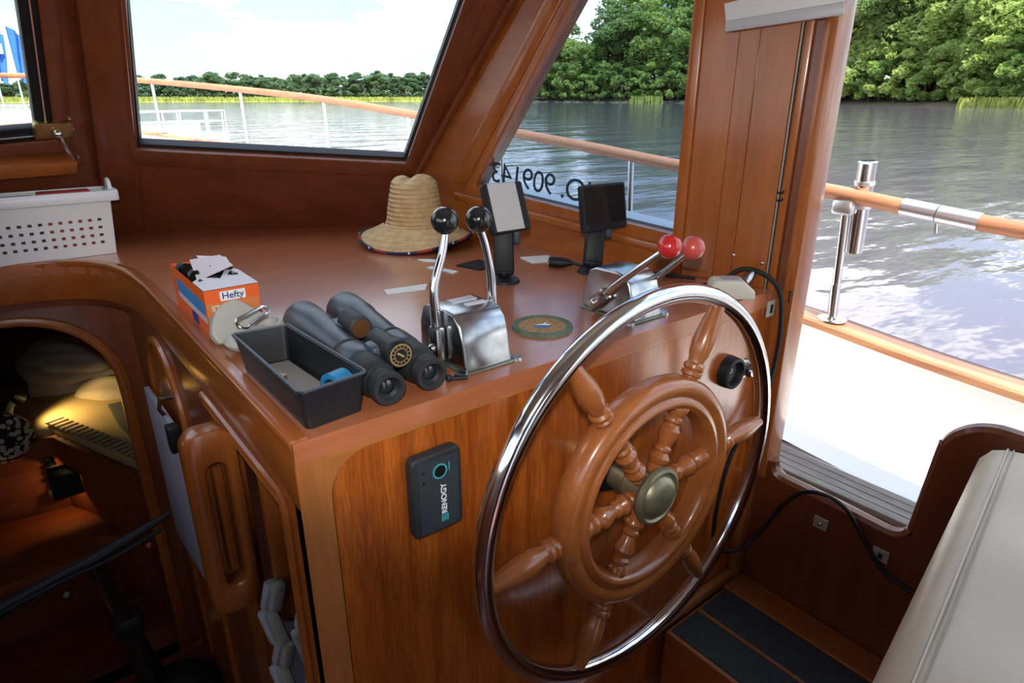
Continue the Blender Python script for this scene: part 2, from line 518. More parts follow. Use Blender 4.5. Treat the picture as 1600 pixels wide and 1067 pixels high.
# pilaster boards between side window and door
pil = thing('wall_pilaster', 'varnished teak boards between side window and side door', 'wall', (1.05, 0.1, 0), kind='structure')
pil.name = 'trim_3'
def sy(y):
    return (1.187 - y) / 0.9679
obj('window_jamb', box(sy(0.236), sy(0.211), 0, 0.95, -0.045, 0.022, 0.004, M=FD), MW['z'], pil)
for y0, y1 in ((0.2105, 0.137), (0.1365, 0.0965), (0.096, 0.024)):
    obj('board', box(sy(y0), sy(y1), 0, 0.95, -0.02, 0.016 if y0 < 0.2 else 0.014, 0.0015, 1, M=FD), MW['z'], pil)
obj('metal_strip', box(sy(0.0225), sy(0.0195), 0, 0.95, -0.02, 0.0172, 0.0006, 1, M=FD), plain('dull_track', (0.32, 0.30, 0.28), 0.5, 0.6), pil)
obj('jamb_board', box(sy(0.0175), sy(0.002), -0.02, 0.95, -0.03, 0.015, 0.003, M=FD), MW['z'], pil)
obj('track_groove', box(sy(0.0015), sy(-0.016), -0.02, 0.95, -0.04, 0.003, 0.001, 1, M=FD), MW['darkz'], pil)
obj('door_post_foot', box(1.079, 1.135, -0.040, 0.08, -0.46, 0.0, 0.002), MW['z'], pil)
obj('door_post', box(1.072, 1.135, -0.044, -0.0165, -0.46, 0.95, 0.006), MW['z'], pil)
for y, z in ((0.095, 0.063), (0.033, 0.054)):
    obj('screw', lathe([(0, 0.003), (0.004, 0.002), (0.005, 0)], 10, FD @ T(sy(y), z, 0.016)), STEEL, pil)
for z in (0.207, 0.192):
    obj('hook', tube([FD @ Vector((sy(0.022), z, 0.017)), FD @ Vector((sy(0.018), z, 0.026)), FD @ Vector((sy(0.010), z + 0.001, 0.026)), FD @ Vector((sy(0.010), z + 0.006, 0.026))], 0.0022, 6), BLACK, pil)
obj('hook', tube([(1.071, -0.036, -0.02), (1.064, -0.038, 0.004), (1.064, -0.043, 0.006)], 0.0022, 6), BLACK, pil)

# starboard wall below the door opening
def doorline():
    return [(-0.045, -0.40)] + arc(-0.085, -0.404, 0.04, 0, -90, 6)[1:] + [(-0.20, -0.446), (-0.30, -0.450)] + arc(-0.318, -0.402, 0.048, -95, -170, 6) + arc(-0.458, -0.240, 0.082, 8, 90, 8) + [(-0.50, -0.158), (-0.56, -0.158), (-0.7, -0.158), (-1.2, -0.158), (-2.6, -0.158)]
dlp = doorline()
struct('wall_right', prism([(-0.0, -1.05), (-0.0, -0.40)] + [(y, z - 0.012) for y, z in dlp] + [(-2.6, -1.05)], 0, 0.034, T(1.08, 0, 0) @ FX), MW['darkz'], 'dark wooden side wall below the open side door')
struct('trim_4', tube(smoothpath([(1.097, y, z - 0.012) for y, z in dlp], 3), 0.0175, 10), MW['darkz'], 'rounded wooden sill along the curved bottom of the side door')
cpl = thing('trim_5', 'upright wooden corner batten beside the helm console', 'batten', (1.06, -0.01, -0.76), kind='structure')
obj('corner_batten', box(1.045, 1.085, -0.022, 0.0, -0.76, -0.45, 0.004), MW['framez'], cpl)
for i, (y, z) in enumerate(((-0.189, -0.504), (-0.319, -0.508))):
    k = thing('catch_plate', ['small metal catch plate with a round stud under the door sill', 'small metal catch plate with a dark slot under the door sill'][i], 'catch', (1.08, y, z - 0.014), group='catch plates')
    obj('plate', box(1.074, 1.0795, y - 0.016, y + 0.016, z - 0.014, z + 0.014, 0.001, 1), plain('plate%d' % i, (0.45, 0.42, 0.36), 0.5, 0.3), k)
    obj('stud', ball((1.073, y, z), 0.006, n=10) if i == 0 else box(1.0725, 1.0745, y - 0.005, y + 0.004, z - 0.007, z + 0.005), STEEL if i == 0 else BLACK, k)

# roof, floor, other walls
rp = [(1.14, -2.7), (1.14, -0.02), (1.0, 0.50), (0.07, 1.0), (-0.95, 0.72), (-1.02, -0.02), (-1.02, -2.7)]
struct('ceiling', prism(rp, 0.94, 0.99), CEIL)
struct('wall_left', ring([(-2.65, -1.6), (1.35, -1.6), (1.35, 0.94), (-2.65, 0.94)], [(-1.9, 0.22), (0.55, 0.22), (0.45, 0.72), (-1.9, 0.72)], 0, 0.05, T(-1.02, 0, 0) @ FX), MW['dark'])
struct('wall_back', ring([(-1.0, -1.1), (1.12, -1.1), (1.12, 0.94), (-1.0, 0.94)], [(-0.35, -0.95), (0.25, -0.95), (0.25, 0.70), (-0.35, 0.70)], 0, 0.05, frame((0, -2.6, 0), (1, 0, 0), (0, 0, 1))), MW['darkz'])
fls = struct('floor', prism([(-0.97, -2.6), (0.78, -2.6), (0.78, 0.0), (-0.97, 0.0)], -1.06, -1.0), MW['dark'])
st = thing('helm_step', 'raised wooden step with dark non-skid pads beside the wheel', 'step', (0.92, -0.5, -1.0))
obj('step_box', box(0.775, 1.078, -1.5, -0.022, -1.0, -0.762, 0.004), MW['y'], st)
for x0, x1 in ((0.787, 0.884), (0.893, 1.000)):
    obj('nonskid_pad', box(x0, x1, -1.45, -0.030, -0.763, -0.759, 0.001, 1), NONSKID, st)
obj('edge_strip', box(0.884, 0.893, -1.45, -0.030, -0.763, -0.757, 0.001, 1), MW['y'], st)
obj('wall_strip', box(1.000, 1.078, -1.45, -0.022, -0.763, -0.754, 0.002, 1), MW['y'], st)
# low wooden box and metal part on the sole beside the step
lb = thing('toe_rail_block', 'wooden foot rail low in front of the console', 'rail', (0.70, -0.1, -1.0))
obj('bar', box(0.60, 0.772, -0.20, -0.15, -1.0, -0.955, 0.006, M=None), MW['x'], lb)
obj('bracket', lathe([(0.0, 0.02), (0.012, 0.018), (0.016, 0)], 12, T(0.64, -0.10, -1.0)), BRONZE, lb)

# bench with cushion
be = thing('helm_bench', 'wooden bench carrying the cream seat cushion', 'bench', (0.75, -0.85, -0.762))
obj('bench_body', box(0.44, 1.076, -1.25, -0.62, -0.758, -0.285, 0.006), MW['dark'], be)
cs = thing('seat_cushion', 'cream vinyl seat cushion with stitched front edge', 'cushion', (0.73, -0.812, -0.284), (0, 0, 8.6))
L_ = WM[cs].inverted()
def cushion():
    b = NB()
    nx, ny = 26, 22
    hw, hd, h = 0.36, 0.31, 0.115
    rows = []
    prof = [(-1, 0.0), (-1.035, 0.02), (-1.045, 0.05), (-1.035, 0.082), (-1.0, 0.105), (-0.95, 0.113)]
    # profile across the depth: front edge is -y? front faces +y here
    pr = [(hd + 0.0, 0.0), (hd + 0.010, 0.02), (hd + 0.014, 0.05), (hd + 0.010, 0.082), (hd - 0.004, 0.104), (hd - 0.022, 0.112)]
    for i in range(10):
        pr.append((hd - 0.05 - i * (2 * hd - 0.1) / 9, 0.115))
    pr += [(-hd + 0.02, 0.110), (-hd, 0.09), (-hd - 0.005, 0.05), (-hd, 0.0)]
    for k in range(nx + 1):
        x = -hw + 2 * hw * k / nx
        row = []
        for y, z in pr:
            w = 0
            if z > 0.1 and abs(y) < hd - 0.01:
                w = (0.0055 * sin(x * 24 + 1.2 * sin(y * 7)) + 0.003 * sin(y * 17 + x * 9)) * min(1, (hd - 0.01 - abs(y)) / 0.08)
            if y > hd - 0.03 and 0.01 < z < 0.11:
                w += 0.0015 * sin(x * 90)
            row.append(b.verts.new((x, y, max(0, z + w))))
        rows.append(row)
    for a, c in zip(rows, rows[1:]):
        for i in range(len(a) - 1):
            b.faces.new((a[i], a[i + 1], c[i + 1], c[i]))
    b.faces.new(rows[0]); b.faces.new(rows[-1])
    for a, c in zip(rows, rows[1:]):
        b.faces.new((a[0], c[0], c[-1], a[-1]))
    bmesh.ops.recalc_face_normals(b, faces=b.faces)
    return b
obj('cover', cushion(), VINYL, cs, world=False, smooth=50)
obj('piping', tube([(-0.36, 0.286, 0.114), (0.36, 0.286, 0.114)], 0.0022, 6), VINYL, cs, world=False)
obj('seam', tube([(-0.36, 0.278, 0.1158), (0.36, 0.278, 0.1158)], 0.0012, 5), plain('thread', (0.35, 0.31, 0.25), 0.8), cs, world=False)

# ================================================================== helm console
con = thing('helm_console', 'varnished teak helm console with rounded front panel', 'console', (0.5, 0.6, -1.0))
edge = [(0.0, 0.0), (0.0, 0.80), (-0.002, 0.90), (-0.009, 1.02), (-0.022, 1.10), (-0.044, 1.165), (-0.075, 1.215), (-0.117, 1.251), (-0.17, 1.274), (-0.25, 1.287), (-0.6, 1.292)]
plan = [(0, -0.0024), (1.079, -0.0024), (0.80, 1.20), (0.07, 1.60), (-0.90, 1.36), (-0.90, 1.292)] + edge[::-1][:-1]
obj('worktop', prism(plan, -0.03, 0.0), MW['top'], con, smooth=0)
def strip(curve, w, z0, z1, bev, k=3):
    P = [Vector((*p, 0)) for p in curve]
    sm = smoothpath(P, k)
    off = []
    for i, p in enumerate(sm):
        tg = (sm[min(i + 1, len(sm) - 1)] - sm[max(i - 1, 0)]).normalized()
        off.append(p + Vector((tg.y, -tg.x, 0)) * w)
    poly = [(p.x, p.y) for p in sm] + [(p.x, p.y) for p in off[::-1]]
    return prism(poly, z0, z1, None, bev)
obj('edge_nosing', strip([(x - 0.004, y) for x, y in edge], 0.026, -0.012, 0.0035, 0.0035), MW['y'], con)
obj('fascia', strip([(x - 0.001, y) for x, y in edge], 0.022, -0.098, -0.010, 0.002), MW['y'], con)
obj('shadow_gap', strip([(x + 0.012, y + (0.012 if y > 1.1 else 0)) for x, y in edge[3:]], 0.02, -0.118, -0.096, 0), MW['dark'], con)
# front face: frame with a rounded panel set in a groove
zb = -0.998
FF = frame((0, 0, 0), (1, 0, 0), (0, 0, 1))                                     # +z towards the helmsman
obj('top_rail', prism([(0.0, -0.001), (1.079, -0.001), (1.079, -0.0365), (0.0995, -0.0365)] + arc(0.0995, -0.0945, 0.058, 90, 135, 6)[1:] + [(0.047, -0.0385)], -0.02, 0.002, FF, 0.0), MW['framex'], con)
obj('corner_stile', prism([(0.0, -0.0005), (0.047, -0.0385)] + arc(0.0995, -0.0945, 0.058, 135, 180, 6) + [(0.0415, zb), (0.0, zb)], -0.02, 0.0015, FF, 0.0), MW['framez'], con)
obj('front_panel', prism([(1.079, zb), (1.079, -0.0385)] + arc(0.0995, -0.0945, 0.0562, 90, 180, 12) + [(0.0433, zb)], -0.02, -0.0005, FF, 0.0), MW['panel'], con)
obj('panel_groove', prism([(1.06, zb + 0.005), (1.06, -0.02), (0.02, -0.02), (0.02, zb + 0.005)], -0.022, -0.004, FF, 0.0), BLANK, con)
obj('base_trim', box(0.0, 1.045, -0.020, 0.0, -0.7625, -0.735, 0.004), MW['framex'], con)
# left face with the rectangular opening
obj('side_panel', ring([(0.0, -0.098), (0.44, -0.098), (0.44, zb), (0.0, zb)], [(0.062, -0.135), (0.34, -0.135), (0.34, -0.90), (0.062, -0.90)], 0.0, 0.02, FX), MW['y'], con)
obj('side_panel_forward', box(0.0, 0.02, 0.44, 1.28, -1.36, -0.098), MW['darkz'], con)
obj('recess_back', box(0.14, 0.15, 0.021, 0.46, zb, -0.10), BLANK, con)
obj('moulding', tube([(-0.003, 0.46, -0.106), (-0.003, 0.070, -0.106), (-0.003, 0.058, -0.112), (-0.003, 0.053, -0.125), (-0.003, 0.053, -0.97)], 0.0072, 8), MW['y'], con)
obj('moulding_bead', tube([(-0.001, 0.46, -0.124), (-0.001, 0.074, -0.124), (-0.001, 0.069, -0.132), (-0.001, 0.069, -0.95)], 0.005, 6), MW['y'], con)
ap = [(0.70, -1.2), (0.70, -0.38)] + [(0.87 - 0.17 * cos(rad(t)), -0.30 + 0.17 * sin(rad(t))) for t in range(0, 181, 15)] + [(1.04, -0.38), (1.04, -1.2)]
obj('arched_moulding', tube(smoothpath([(-0.002, y, z) for y, z in ap], 2), 0.010, 8), MW['y'], con)
obj('arched_panel', prism(ap, -0.003, 0.001, FX), MW['z'], con)

# pull block and inner slat
pb = thing('pull_block', 'varnished wooden pull block with a long finger groove on the console side', 'handle', (-0.036, 0.30, -0.44))
pbo = rrect(-0.079, 0.0, -0.442, -0.092, 0.030)
FB = frame((0, 0.30, 0), (1, 0, 0), (0, 0, 1))
hole = rrect(-0.052, -0.020, -0.385, -0.150, 0.0158)
obj('block', ring(pbo, hole, -0.022, 0.022, FB, 0.007), MW['z'], pb)
obj('groove_back', prism(hole, -0.022, -0.012, FB), MW['z'], pb)
obj('groove_rib', tube([(-0.032, 0.306, -0.370), (-0.032, 0.306, -0.165)], 0.009, 8), MW['z'], pb)
ib = thing('sliding_slat', 'rounded wooden slat inside the opening of the console side', 'slat', (0.03, 0.2, -0.45))
obj('slat', prism(rrect(0.005, 0.055, -0.44, -0.128, 0.022), -0.012, 0.012, frame((0, 0.205, 0), (1, 0, 0), (0, 0, 1)), 0.005), MW['z'], ib)
pn = thing('hanging_board', 'blue-grey thin board hanging on the console side below the arch', 'board', (-0.02, 0.87, -0.74))
obj('sheet', prism([(0.66, -0.66), (1.03, -0.74), (1.03, -0.292), (0.71, -0.272)], -0.030, -0.018, FX, 0.002), SHEET, pn)
obj('clip', box(-0.040, -0.016, 0.70, 0.735, -0.33, -0.27, 0.003), BLACK, pn)
obj('hook', tube([(-0.002, 0.80, -0.24), (-0.03, 0.80, -0.235), (-0.034, 0.80, -0.262), (-0.026, 0.80, -0.28)], 0.005, 6), CHROMEW, pn)
# grey folded bundle in the opening
gb = thing('folded_grey_bundle', 'folded grey and pale blue bundle tucked into the opening of the console side', 'bundle', (-0.01, 0.16, -0.60))
for j, (dy, dx, dz) in enumerate(((0.045, -0.012, 0.0), (0.02, -0.006, 0.012), (-0.055, 0.01, 0.025))):
    b = NB()
    for i in range(5):
        z = -0.375 - i * 0.055 + dz
        box(-0.010, 0.010, -0.010, 0.010, -0.032, 0.032, 0.006, 2, T(dx + 0.004 * (-1) ** i, 0.16 + dy - 0.006 * i, z) @ R(14 * (-1) ** i, 'X') @ R(9 * (-1) ** i, 'Y'), b)
    obj('fold', b, GREYGL if j != 0 else plain('pale_blue_grey', (0.30, 0.32, 0.36), 0.6, noise=0.2, nscale=40), gb)

# instruments on the front panel
ga = thing('gauge', 'round black gauge on the right of the front panel', 'gauge', (0.925, 0.0, -0.156))
MG = T(0.925, 0.0, -0.154) @ R(90, 'X')
obj('bezel', lathe([(0.0, 0.002), (0.025, 0.002), (0.026, 0.020), (0.028, 0.024), (0.034, 0.022), (0.036, 0.0)], 32, MG), BLACK, ga)
obj('dial', lathe([(0, 0.006), (0.0255, 0.006), (0.0255, 0.0)], 28, MG), plain('dial_grey', (0.10, 0.10, 0.10), 0.25), ga)
for a in (-8, 0, 8):
    obj('mark', box(-0.012, 0.012, 0.0007 * a - 0.0008, 0.0007 * a + 0.0008, 0.006, 0.0065, M=MG @ R(20, 'Z')), WHITEI, ga)
ig = thing('ignition_button', 'chrome push button on a round plate beside the gauge', 'button', (0.99, 0.0, -0.170))
MI = T(0.990, 0, -0.166) @ R(90, 'X')
obj('plate', lathe([(0, 0.003), (0.022, 0.003), (0.024, 0)], 24, MI), CHROMEW, ig)
obj('knob', lathe([(0, 0.026), (0.011, 0.025), (0.014, 0.02), (0.014, 0.004), (0.016, 0.002)], 20, MI), plain('dark_chrome', (0.3, 0.3, 0.33), 0.2, 1.0), ig)
ol = thing('outlet_plate', 'small pale socket plate at the right end of the console lip', 'socket', (1.058, -0.002, -0.055))
obj('plate', box(1.044, 1.072, -0.006, -0.0022, -0.058, -0.022, 0.001, 1), plain('plate_pale', (0.5, 0.5, 0.48), 0.4), ol)
obj('slot', box(1.054, 1.062, -0.0072, -0.005, -0.050, -0.030), BLACK, ol)

# power bank stuck to the panel
pk = thing('power_bank', 'black and slate power bank standing on the front panel with white lettering', 'power bank', (0.19, 0.0, -0.204))
FK = frame((0.189, -0.002, -0.139), (1, 0, 0.006), (-0.006, 0, 1))
obj('case', prism(rrect(-0.0415, 0.0415, -0.066, 0.066, 0.011), 0.0, 0.019, FK, 0.004, seg=3), BLACKM, pk)
obj('face', prism(rrect(-0.031, 0.034, -0.061, 0.057, 0.004), 0.019, 0.0196, FK), SLATE, pk)
obj('button_ring', lathe([(0.0095, 0.0), (0.0118, 0.0), (0.0118, 0.0012), (0.0095, 0.0012)], 28, FK @ T(0.004, 0.036, 0.0192), caps=False), TEAL, pk)
obj('button', lathe([(0, 0.001), (0.009, 0.0008), (0.0095, 0)], 24, FK @ T(0.004, 0.036, 0.0192)), GLOSSBLK, pk)
text('RENOGY', 0.0125, FK @ T(0.009, -0.012, 0.0197) @ R(90, 'Z'), WHITEI, 'lettering', pk, 0.0002, 0.0003)
for a in (0, 1, 2):
    obj('logo_bar', box(0.0035 + a * 0.0042, 0.0065 + a * 0.0042, -0.050, -0.0385, 0.0196, 0.0200, M=FK), TEAL, pk)
for v in (0.042, 0.026):
    obj('led', lathe([(0, 0.0006), (0.002, 0.0005), (0.0022, 0)], 10, FK @ T(-0.023, v, 0.0195)), GLOSSBLK, pk)
obj('small_mark', box(0.019, 0.0205, 0.032, 0.046, 0.0196, 0.0199, M=FK), TEAL, pk)

# ================================================================== steering wheel
wc = (0.5508, -0.1067, -0.2391)
sw = thing('steering_wheel', 'large ship steering wheel with chrome rim and turned teak spokes', 'steering wheel', wc)
sw.scale = (1.12, 1.12, 1.12)
YA = R(90, 'X')                                                                 # lathe z -> towards the helmsman
obj('rim', tube([(0.31 * cos(2 * pi * i / 96), 0, 0.31 * sin(2 * pi * i / 96)) for i in range(96)], 0.0138, 18, True), CHROME, sw, world=False, smooth=60)
fel = [(0.137, -0.016), (0.137, 0.012), (0.141, 0.019), (0.146, 0.0215), (0.152, 0.0205), (0.1555, 0.018), (0.157, 0.0165), (0.161, 0.0195), (0.167, 0.0215), (0.174, 0.021), (0.181, 0.017), (0.185, 0.010), (0.185, -0.010), (0.181, -0.017), (0.172, -0.020), (0.15, -0.020), (0.137, -0.016)]
obj('felloe_ring', lathe(fel, 72, YA, caps=False), MW['wheel'], sw, world=False)
hprof = [(0.0115, 0.180), (0.0125, 0.187), (0.016, 0.189), (0.0165, 0.194), (0.0135, 0.197), (0.0165, 0.200), (0.0165, 0.205), (0.0125, 0.209), (0.0125, 0.213), (0.016, 0.224), (0.0178, 0.240), (0.0172, 0.256), (0.0150, 0.272), (0.0128, 0.286), (0.0115, 0.296), (0.0105, 0.301), (0.0, 0.3025)]
sprof = [(0.0125, 0.030), (0.0135, 0.040), (0.011, 0.043), (0.0155, 0.049), (0.0165, 0.055), (0.0130, 0.061), (0.0105, 0.064), (0.0135, 0.067), (0.0135, 0.071), (0.0105, 0.075), (0.0125, 0.083), (0.0165, 0.094), (0.0170, 0.100), (0.0120, 0.107), (0.0115, 0.110), (0.0155, 0.114), (0.0155, 0.119), (0.0115, 0.123), (0.0155, 0.128), (0.0170, 0.138), (0.0150, 0.142)]
for i in range(6):
    a = 4 + 60 * i
    Mr = Matrix.Rotation(rad(-(a - 90)), 4, 'Y')                               # lathe z -> radial direction
    obj('handle', lathe(hprof, 20, Mr), MW['wheel'], sw, world=False)
    obj('spoke', lathe(sprof, 20, Mr), MW['wheel'], sw, world=False)
obj('hub_barrel', lathe([(0.0, -0.062), (0.024, -0.062), (0.026, -0.03), (0.030, -0.026), (0.031, 0.008), (0.030, 0.014)], 32, YA), BRONZE, sw, world=False)
cap = obj('hub_cap', lathe([(0.030, 0.006), (0.043, 0.012), (0.0465, 0.019), (0.0455, 0.025), (0.041, 0.027), (0.038, 0.024), (0.034, 0.024), (0.031, 0.030), (0.024, 0.034), (0.012, 0.0365), (0.0, 0.037)], 40, YA), BRONZE, sw, world=False)
obj('shaft', lathe([(0.0, -0.094), (0.016, -0.094), (0.016, -0.06), (0.0, -0.06)], 20, YA), STEEL, sw, world=False)
obj('shaft_mount', lathe([(0.0, -0.0945), (0.045, -0.0945), (0.045, -0.084), (0.036, -0.080), (0.034, -0.066), (0.022, -0.062), (0.0, -0.062)], 28, YA), BLACK, sw, world=False)
# ================================================================== things on the console
def control(name, label, x0, x1, knobmat, red):
    y0, y1 = (0.035, 0.168)
    t = thing(name, label, 'engine control', ((x0 + x1) / 2, 0.10, 0), group='twin lever engine controls')
    prof = [(y1, 0.003), (y1 - 0.002, 0.055), (y1 - 0.012, 0.080), (y1 - 0.03, 0.088), (0.085, 0.090), (0.066, 0.086), (0.052, 0.072), (0.044, 0.045), (0.040, 0.020), (y0, 0.003)]
    obj('housing', prism(prof, x0, x1, FX, 0.004, seg=3), CHROMEW, t)
    obj('base_flange', prism(rrect(y0 - 0.010, y1 + 0.006, 0, 0, 0.0) if False else [(y0 - 0.003, x0 - 0.005), (y1 + 0.004, x0 - 0.005), (y1 + 0.004, x1 + 0.003), (y0 - 0.003, x1 + 0.003)], 0, 0.004, Matrix(((0, 1, 0, 0), (1, 0, 0, 0), (0, 0, 1, 0), (0, 0, 0, 1))), 0.002), plain('green_tarnish', (0.25, 0.29, 0.24), 0.35, 0.8), t)
    for dx in (x0 - 0.006, x1 + 0.012):
        obj('foot_lug', lathe([(0, 0.005), (0.010, 0.005), (0.011, 0)], 14, T(dx, y0 + 0.006, 0)), CHROMEW, t)
    if not red:
        obj('name_plate', box(x0 + 0.030, x1 - 0.012, 0.112, 0.130, 0.0885, 0.0905, 0.0), plain('plate_silver', (0.7, 0.7, 0.72), 0.35, 0.8), t)
        obj('name_plate', box(x0 + 0.040, x1 - 0.012, 0.086, 0.097, 0.0895, 0.0912, 0.0), plain('plate_silver2', (0.75, 0.75, 0.75), 0.4, 0.6), t)
        L = [[(x0 - 0.010, 0.098, 0.030), (x0 - 0.010, 0.100, 0.080), (x0 - 0.008, 0.104, 0.125), (0.292, 0.108, 0.172), (0.301, 0.110, 0.208)],
             [(x1 + 0.010, 0.098, 0.030), (x1 + 0.010, 0.100, 0.085), (x1 + 0.010, 0.104, 0.130), (0.372, 0.108, 0.175), (0.362, 0.110, 0.205)]]
        bc = [(0.300, 0.110, 0.2205), (0.362, 0.110, 0.2155)]
    else:
        L = [[(x0 - 0.009, 0.122, 0.026), (x0 - 0.009, 0.090, 0.055), (x0 - 0.004, 0.045, 0.095), (0.658, -0.012, 0.143)],
             [(x1 + 0.009, 0.118, 0.022), (x1 + 0.009, 0.086, 0.050), (x1 + 0.004, 0.042, 0.085), (0.722, -0.016, 0.133)]]
        bc = [(0.660, -0.026, 0.156), (0.720, -0.030, 0.146)]
    for i in (0, 1):
        pts = smoothpath(L[i], 6)
        n = len(pts)
        lv = obj('lever', tube(pts, [0.0085 - 0.0025 * k / (n - 1) for k in range(n)], 12), CHROME, t)
        d = Vector(L[i][1]) - Vector(L[i][0])
        p0 = Vector(L[i][0])
        sgn = -1 if i == 0 else 1
        F_ = frame(p0, d, d.cross(Vector((1, 0, 0))))
        obj('lever_boss', box(-0.022, 0.035, -0.013, 0.013, -0.009, 0.009, 0.006, 2, F_), CHROMEW, lv)
        obj('pivot_bolt', ball(p0 + Vector((sgn * 0.010, 0, 0)), 0.0075, n=12), CHROME, lv)
        obj('knob', ball(bc[i], 0.0208, n=32), knobmat[i], lv)
    return t
control('gear_lever_control', 'chrome control with two upright levers and black ball knobs', 0.281, 0.369, (GLOSSBLK, GLOSSBLK), False)
control('throttle_lever_control', 'chrome control with two slanted levers and red ball knobs', 0.654, 0.734, (RED, REDF), True)
sc_ = thing('screw', 'small dark screw lying beside the black-knobbed control', 'screw', (0.262, 0.03, 0))
obj('shank', tube([(0.250, 0.034, 0.004), (0.275, 0.024, 0.004)], 0.0035, 8), BLACK, sc_)
obj('screw_head', ball((0.249, 0.0345, 0.0055), 0.0055, n=10), BLACK, sc_)

# coaster
ct = thing('coaster', 'round woven coaster with a green rim and a blue and white emblem', 'coaster', (0.512, 0.128, 0))
obj('disc', lathe([(0, 0.004), (0.044, 0.004), (0.046, 0.0)], 40, T(0.512, 0.128, 0)), plain('woven_straw', (0.34, 0.20, 0.09), 0.9, noise=0.35, nscale=160, bump=0.5), ct)
obj('rim', lathe([(0.044, 0.0), (0.044, 0.005), (0.047, 0.007), (0.054, 0.006), (0.056, 0.0)], 40, T(0.512, 0.128, 0), caps=False), plain('green_braid', (0.10, 0.14, 0.10), 0.9, noise=0.3, nscale=120, bump=0.5), ct)
obj('emblem', prism([(-0.017, -0.004), (-0.008, -0.011), (0.006, -0.010), (0.015, -0.002), (0.008, 0.005), (-0.010, 0.006)], 0.004, 0.0048, T(0.512, 0.125, 0) @ R(-38, 'Z')), plain('emblem_blue', (0.05, 0.14, 0.34), 0.6), ct)
obj('emblem_sail', prism([(-0.014, 0.004), (0.010, 0.002), (0.013, 0.006), (0.003, 0.010), (0.008, 0.024), (0.000, 0.009)], 0.004, 0.0052, T(0.512, 0.125, 0) @ R(-38, 'Z')), WHITEI, ct)

# screens on ball mounts
def screen(name, label, base, cen, nrm, w, h, face, papered, roll):
    t = thing(name, label, 'display', base, group='small displays on stalk mounts')
    n = Vector(nrm).normalized()
    xx = Vector((0, 0, 1)).cross(n).normalized()
    xx = (Matrix.Rotation(rad(roll), 3, n) @ xx)
    yy = n.cross(xx)
    F_ = frame(cen, xx, yy)
    sc = obj('housing', prism(rrect(-w / 2, w / 2, -h / 2, h / 2, 0.006), -0.016, 0.0, F_, 0.003), BLACK, t)
    if papered:
        obj('bezel', prism(rrect(-w / 2 + 0.003, w / 2 - 0.003, -h / 2 + 0.004, h / 2 - 0.004, 0.004), 0.0, 0.001, F_), BLACK, sc)
        obj('paper', prism([(-w * 0.40, -h * 0.46), (w * 0.31, -h * 0.46), (w * 0.31, h * 0.485), (-w * 0.40, h * 0.485)], 0.001, 0.0018, F_), plain('paper_grey', (0.50, 0.50, 0.50), 0.8), sc)
    else:
        obj('screen', prism(rrect(-w / 2 + 0.006, w / 2 - 0.006, -h / 2 + 0.016, h / 2 - 0.006, 0.003), 0.0, 0.0008, F_), SCREEN, sc)
    bx, by, bz = base
    back = Vector(cen) - n * 0.034 - yy * h * 0.34
    obj('foot', lathe([(0, 0.012), (0.014, 0.012), (0.018, 0.009), (0.034, 0.006), (0.036, 0.0)], 28, T(bx, by, 0)), BLACK, t)
    obj('ball_joint', ball((bx, by, 0.022), 0.0135, n=16), BLACK, t)
    arm = back - Vector((bx, by, 0.02))
    L = arm.length
    ax = frame((bx, by, 0.02), arm.cross(Vector((0.6, 0.8, 0))).normalized(), arm)
    obj('arm', box(-0.023, 0.023, -0.006, L + 0.010, -0.011, 0.011, 0.008, 3, ax), BLACK, t)
    obj('arm_half', box(-0.021, 0.021, 0.004, L + 0.006, -0.019, -0.012, 0.006, 2, ax), BLACK, t)
    m = Vector((bx, by, 0.02)) + arm * 0.80
    kd = Vector((0.75, -0.65, 0)).normalized()
    kb = obj('clamp_screw', tube([m, m + kd * 0.030], 0.006, 8), BLACK, t)
    obj('wing_knob', prism(rrect(-0.017, 0.017, -0.012, 0.012, 0.008), 0, 0.016, frame(m + kd * 0.022, (0, 0, 1), kd.cross(Vector((0, 0, 1)))), 0.004), SLATE, kb)
    obj('ball_joint', ball(back, 0.0145, n=16), BLACK, t)
screen('paper_covered_display', 'small black display with a sheet of white paper over its face', (0.648, 0.417, 0), (0.657, 0.415, 0.167), (-0.02, -0.93, 0.36), 0.106, 0.110, None, True, 0)
screen('chart_display', 'small all-black display by the side window', (0.864, 0.353, 0), (0.890, 0.345, 0.153), (-0.05, -0.98, 0.17), 0.136, 0.106, None, False, 0)
pg = thing('power_plug', 'black round plug with brass contacts on its lead by the all-black display', 'plug', (0.845, 0.43, 0))
pa, pb_ = Vector((0.815, 0.452, 0.0135)), Vector((0.852, 0.408, 0.013))
obj('barrel', tube([pa, pa + (pb_ - pa) * 0.45, pa + (pb_ - pa) * 0.7, pb_], [0.0125, 0.0130, 0.011, 0.006], 16), BLACK, pg)
dpl = (pa - pb_).normalized()
for k in range(4):
    a = pi / 4 + k * pi / 2
    sd_ = dpl.cross(Vector((0, 0, 1)))
    q = pa + sd_ * 0.006 * cos(a) + Vector((0, 0, 1)) * 0.006 * sin(a)
    obj('contact', tube([q, q + dpl * 0.003], 0.0028, 8), GOLD, pg)
obj('lead', tube(smoothpath([pb_, (0.868, 0.39, 0.008), (0.90, 0.37, 0.005), (0.93, 0.30, 0.005), (0.965, 0.22, 0.005), (0.99, 0.15, 0.006)], 5), 0.0038, 8), BLACK, pg)

